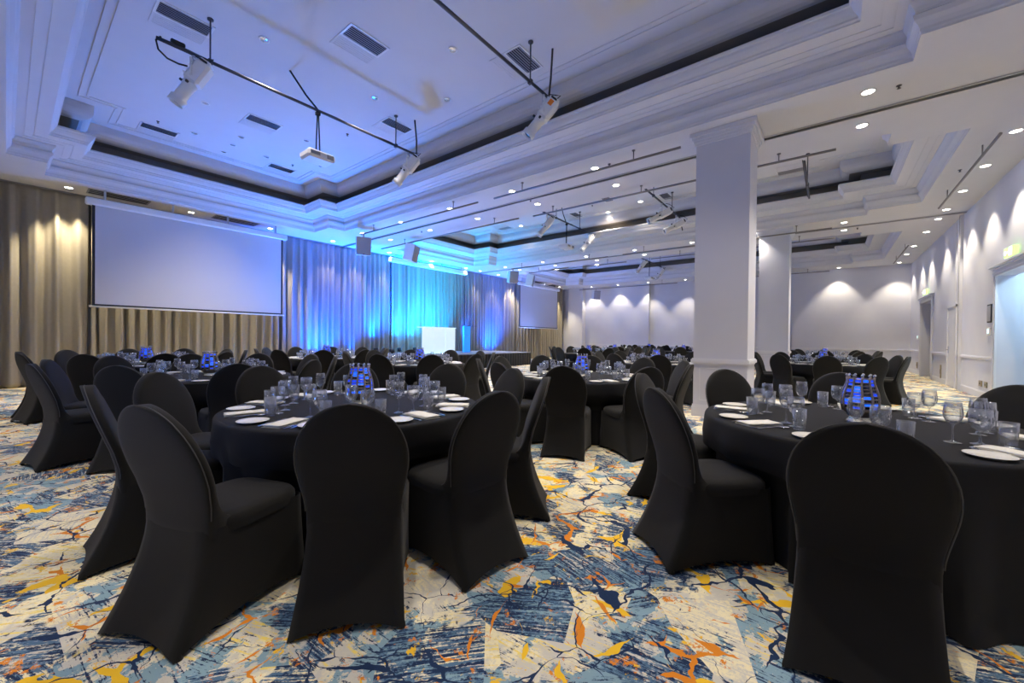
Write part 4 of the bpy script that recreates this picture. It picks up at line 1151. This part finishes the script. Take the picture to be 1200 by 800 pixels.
POSE_OV = {(0,8): (1.150, 1.875, 50.0), (0,9): (1.665, 1.765, 84.0), (0,7): (0.705, 2.285, 20.0), (0,6): (0.665, 3.13, -7.0)}   # chairs turned a little in their places
rg = random.Random(11)
def put(name, me, x, y, z, rz, label, cat, group):
    o = bpy.data.objects.new(name, me); COL.objects.link(o); o.location = (x,y,z); o.rotation_euler = (0,0,rz)
    return tag(o, label, cat, group)
for ti, (tx, ty, ns, a0, det, nm) in enumerate(TABLES):
    ctr = Vector((tx, ty, 0)); b_cam = math.atan2(-ty, -tx)
    def hour(a):
        h = (6 + (b_cam - a)/(PI/6)) % 12
        return h
    angs = []
    for k in range(ns):
        if ti in SEAT_OV: a, rad_ = SEAT_OV[ti][k]
        else: a, rad_ = a0 + k*360/ns + rg.uniform(-1.5,1.5), 1.41 + rg.uniform(-0.02,0.06)
        angs.append((math.radians(a), rad_))
    places = []
    for k in range(ns):
        a, rad_ = angs[k]
        if (ti, k) in POSE_OV: px_, py_, fa_ = POSE_OV[ti, k]; places.append((px_, py_, math.radians(fa_)))
        else: places.append((tx + math.cos(a)*(rad_-0.39), ty + math.sin(a)*(rad_-0.39), a + PI + (rg.uniform(-0.05,0.05) if ti > 1 else 0.0)))
    dents = [(math.atan2(q[1]-ty, q[0]-tx) % (2*PI), math.hypot(q[0]-tx, q[1]-ty)-(0.30 if (ti, k) in POSE_OV else 0.25)) for k, q in enumerate(places)]
    order = sorted(range(ns), key=lambda k: hour(angs[k][0]))
    names = {}; used = set()
    for k in order:
        h = int(round(hour(angs[k][0]))) % 12
        while h in used: h = (h+1) % 12
        used.add(h); names[k] = HOURS[h]
    t = thing('round_table', 'round banquet table hidden under its black cloth, ' + nm, 'table', (tx,ty,0), 0, 'round banquet tables')
    link('tabletop', TOPM, t)
    for lm in LEGM: link('leg', lm, t)
    put('tablecloth', cloth_mesh(ti+1, (15,11,17,13)[ti % 4], 0.02 if ti == 1 else 0.0, dents), tx, ty, 0, 0, 'black floor length cloth on ' + nm, 'tablecloth', 'black tablecloths')
    va = 'blue lit mosaic lantern in the middle of ' + nm
    if not vase_used[0]:
        vase_used[0] = True; v = VASE; v.location = (tx,ty,TZ+0.001); tag(v, va, group='mosaic lanterns')
    else: v = dup(VASE, (tx,ty,TZ+0.001), 0.9*ti, va, 'mosaic lanterns')
    for k in range(ns):
        a, rad_ = angs[k]; sn = names[k]
        d = Vector((math.cos(a), math.sin(a), 0))
        chair(*places[k], 'black covered chair at the %s o\'clock seat, %s' % (sn, nm), 'black banquet chairs')
        # place setting
        aa = math.radians(a0 + k*360/ns) if ti not in SEAT_OV else math.radians({6: -88, 7: -133}[k]) if (ti == 1 and k > 5) else a
        d = Vector((math.cos(aa), math.sin(aa), 0)); L = Vector((d.y, -d.x, 0)); inn = -d   # diner faces inn; L is the diner's left
        L = Vector((-inn.y, inn.x, 0))
        e = ctr + d*(TR-0.02)
        def P(u, v): return e + inn*u + L*v
        ang = math.atan2(inn.y, inn.x)
        where = '%s o\'clock seat, %s' % (sn, nm)
        j = lambda s=0.01: rg.uniform(-s, s)
        lod = 'near' if det == 2 else 'far'
        Z = TZ+0.0012
        if det >= 0:
            p = P(0.16+j(), j()); put('folded_napkin', ME['napkin'], p.x, p.y, Z, ang+j(0.07), 'white folded napkin at the ' + where, 'napkin', 'white napkins')
            p = P(0.13+j(), 0.20+j()); put('side_plate', ME['plate', lod], p.x, p.y, Z, 0, 'small white side plate at the ' + where, 'plate', 'side plates')
        if det == 2:
            p = P(0.15, 0.092); put('dinner_fork', ME['fork'], p.x, p.y, Z, ang+j(0.04), 'steel fork at the ' + where, 'fork', 'forks')
            p = P(0.15, -0.085); put('dinner_knife', ME['knife'], p.x, p.y, Z, ang+j(0.04), 'steel knife at the ' + where, 'knife', 'knives')
            p = P(0.16, -0.112); put('dessert_spoon', ME['spoon'], p.x, p.y, Z, ang+j(0.04), 'steel spoon at the ' + where, 'spoon', 'spoons')
        p = P(0.37+j(0.015), 0.02+j()); put('wine_glass', ME['wine', lod], p.x, p.y, Z, 0, 'tall clear wine glass at the ' + where, 'wine glass', 'wine glasses')
        p = P(0.33+j(0.015), -0.075+j()); put('water_goblet', ME['goblet', lod], p.x, p.y, Z, 0, 'wide clear stem goblet at the ' + where, 'goblet', 'water goblets')
        if det >= 0:
            p = P(0.285+j(0.01), -0.155+j()); put('tumbler', ME['tumbler', lod], p.x, p.y, Z, 0, 'straight clear tumbler at the ' + where, 'tumbler', 'tumblers')
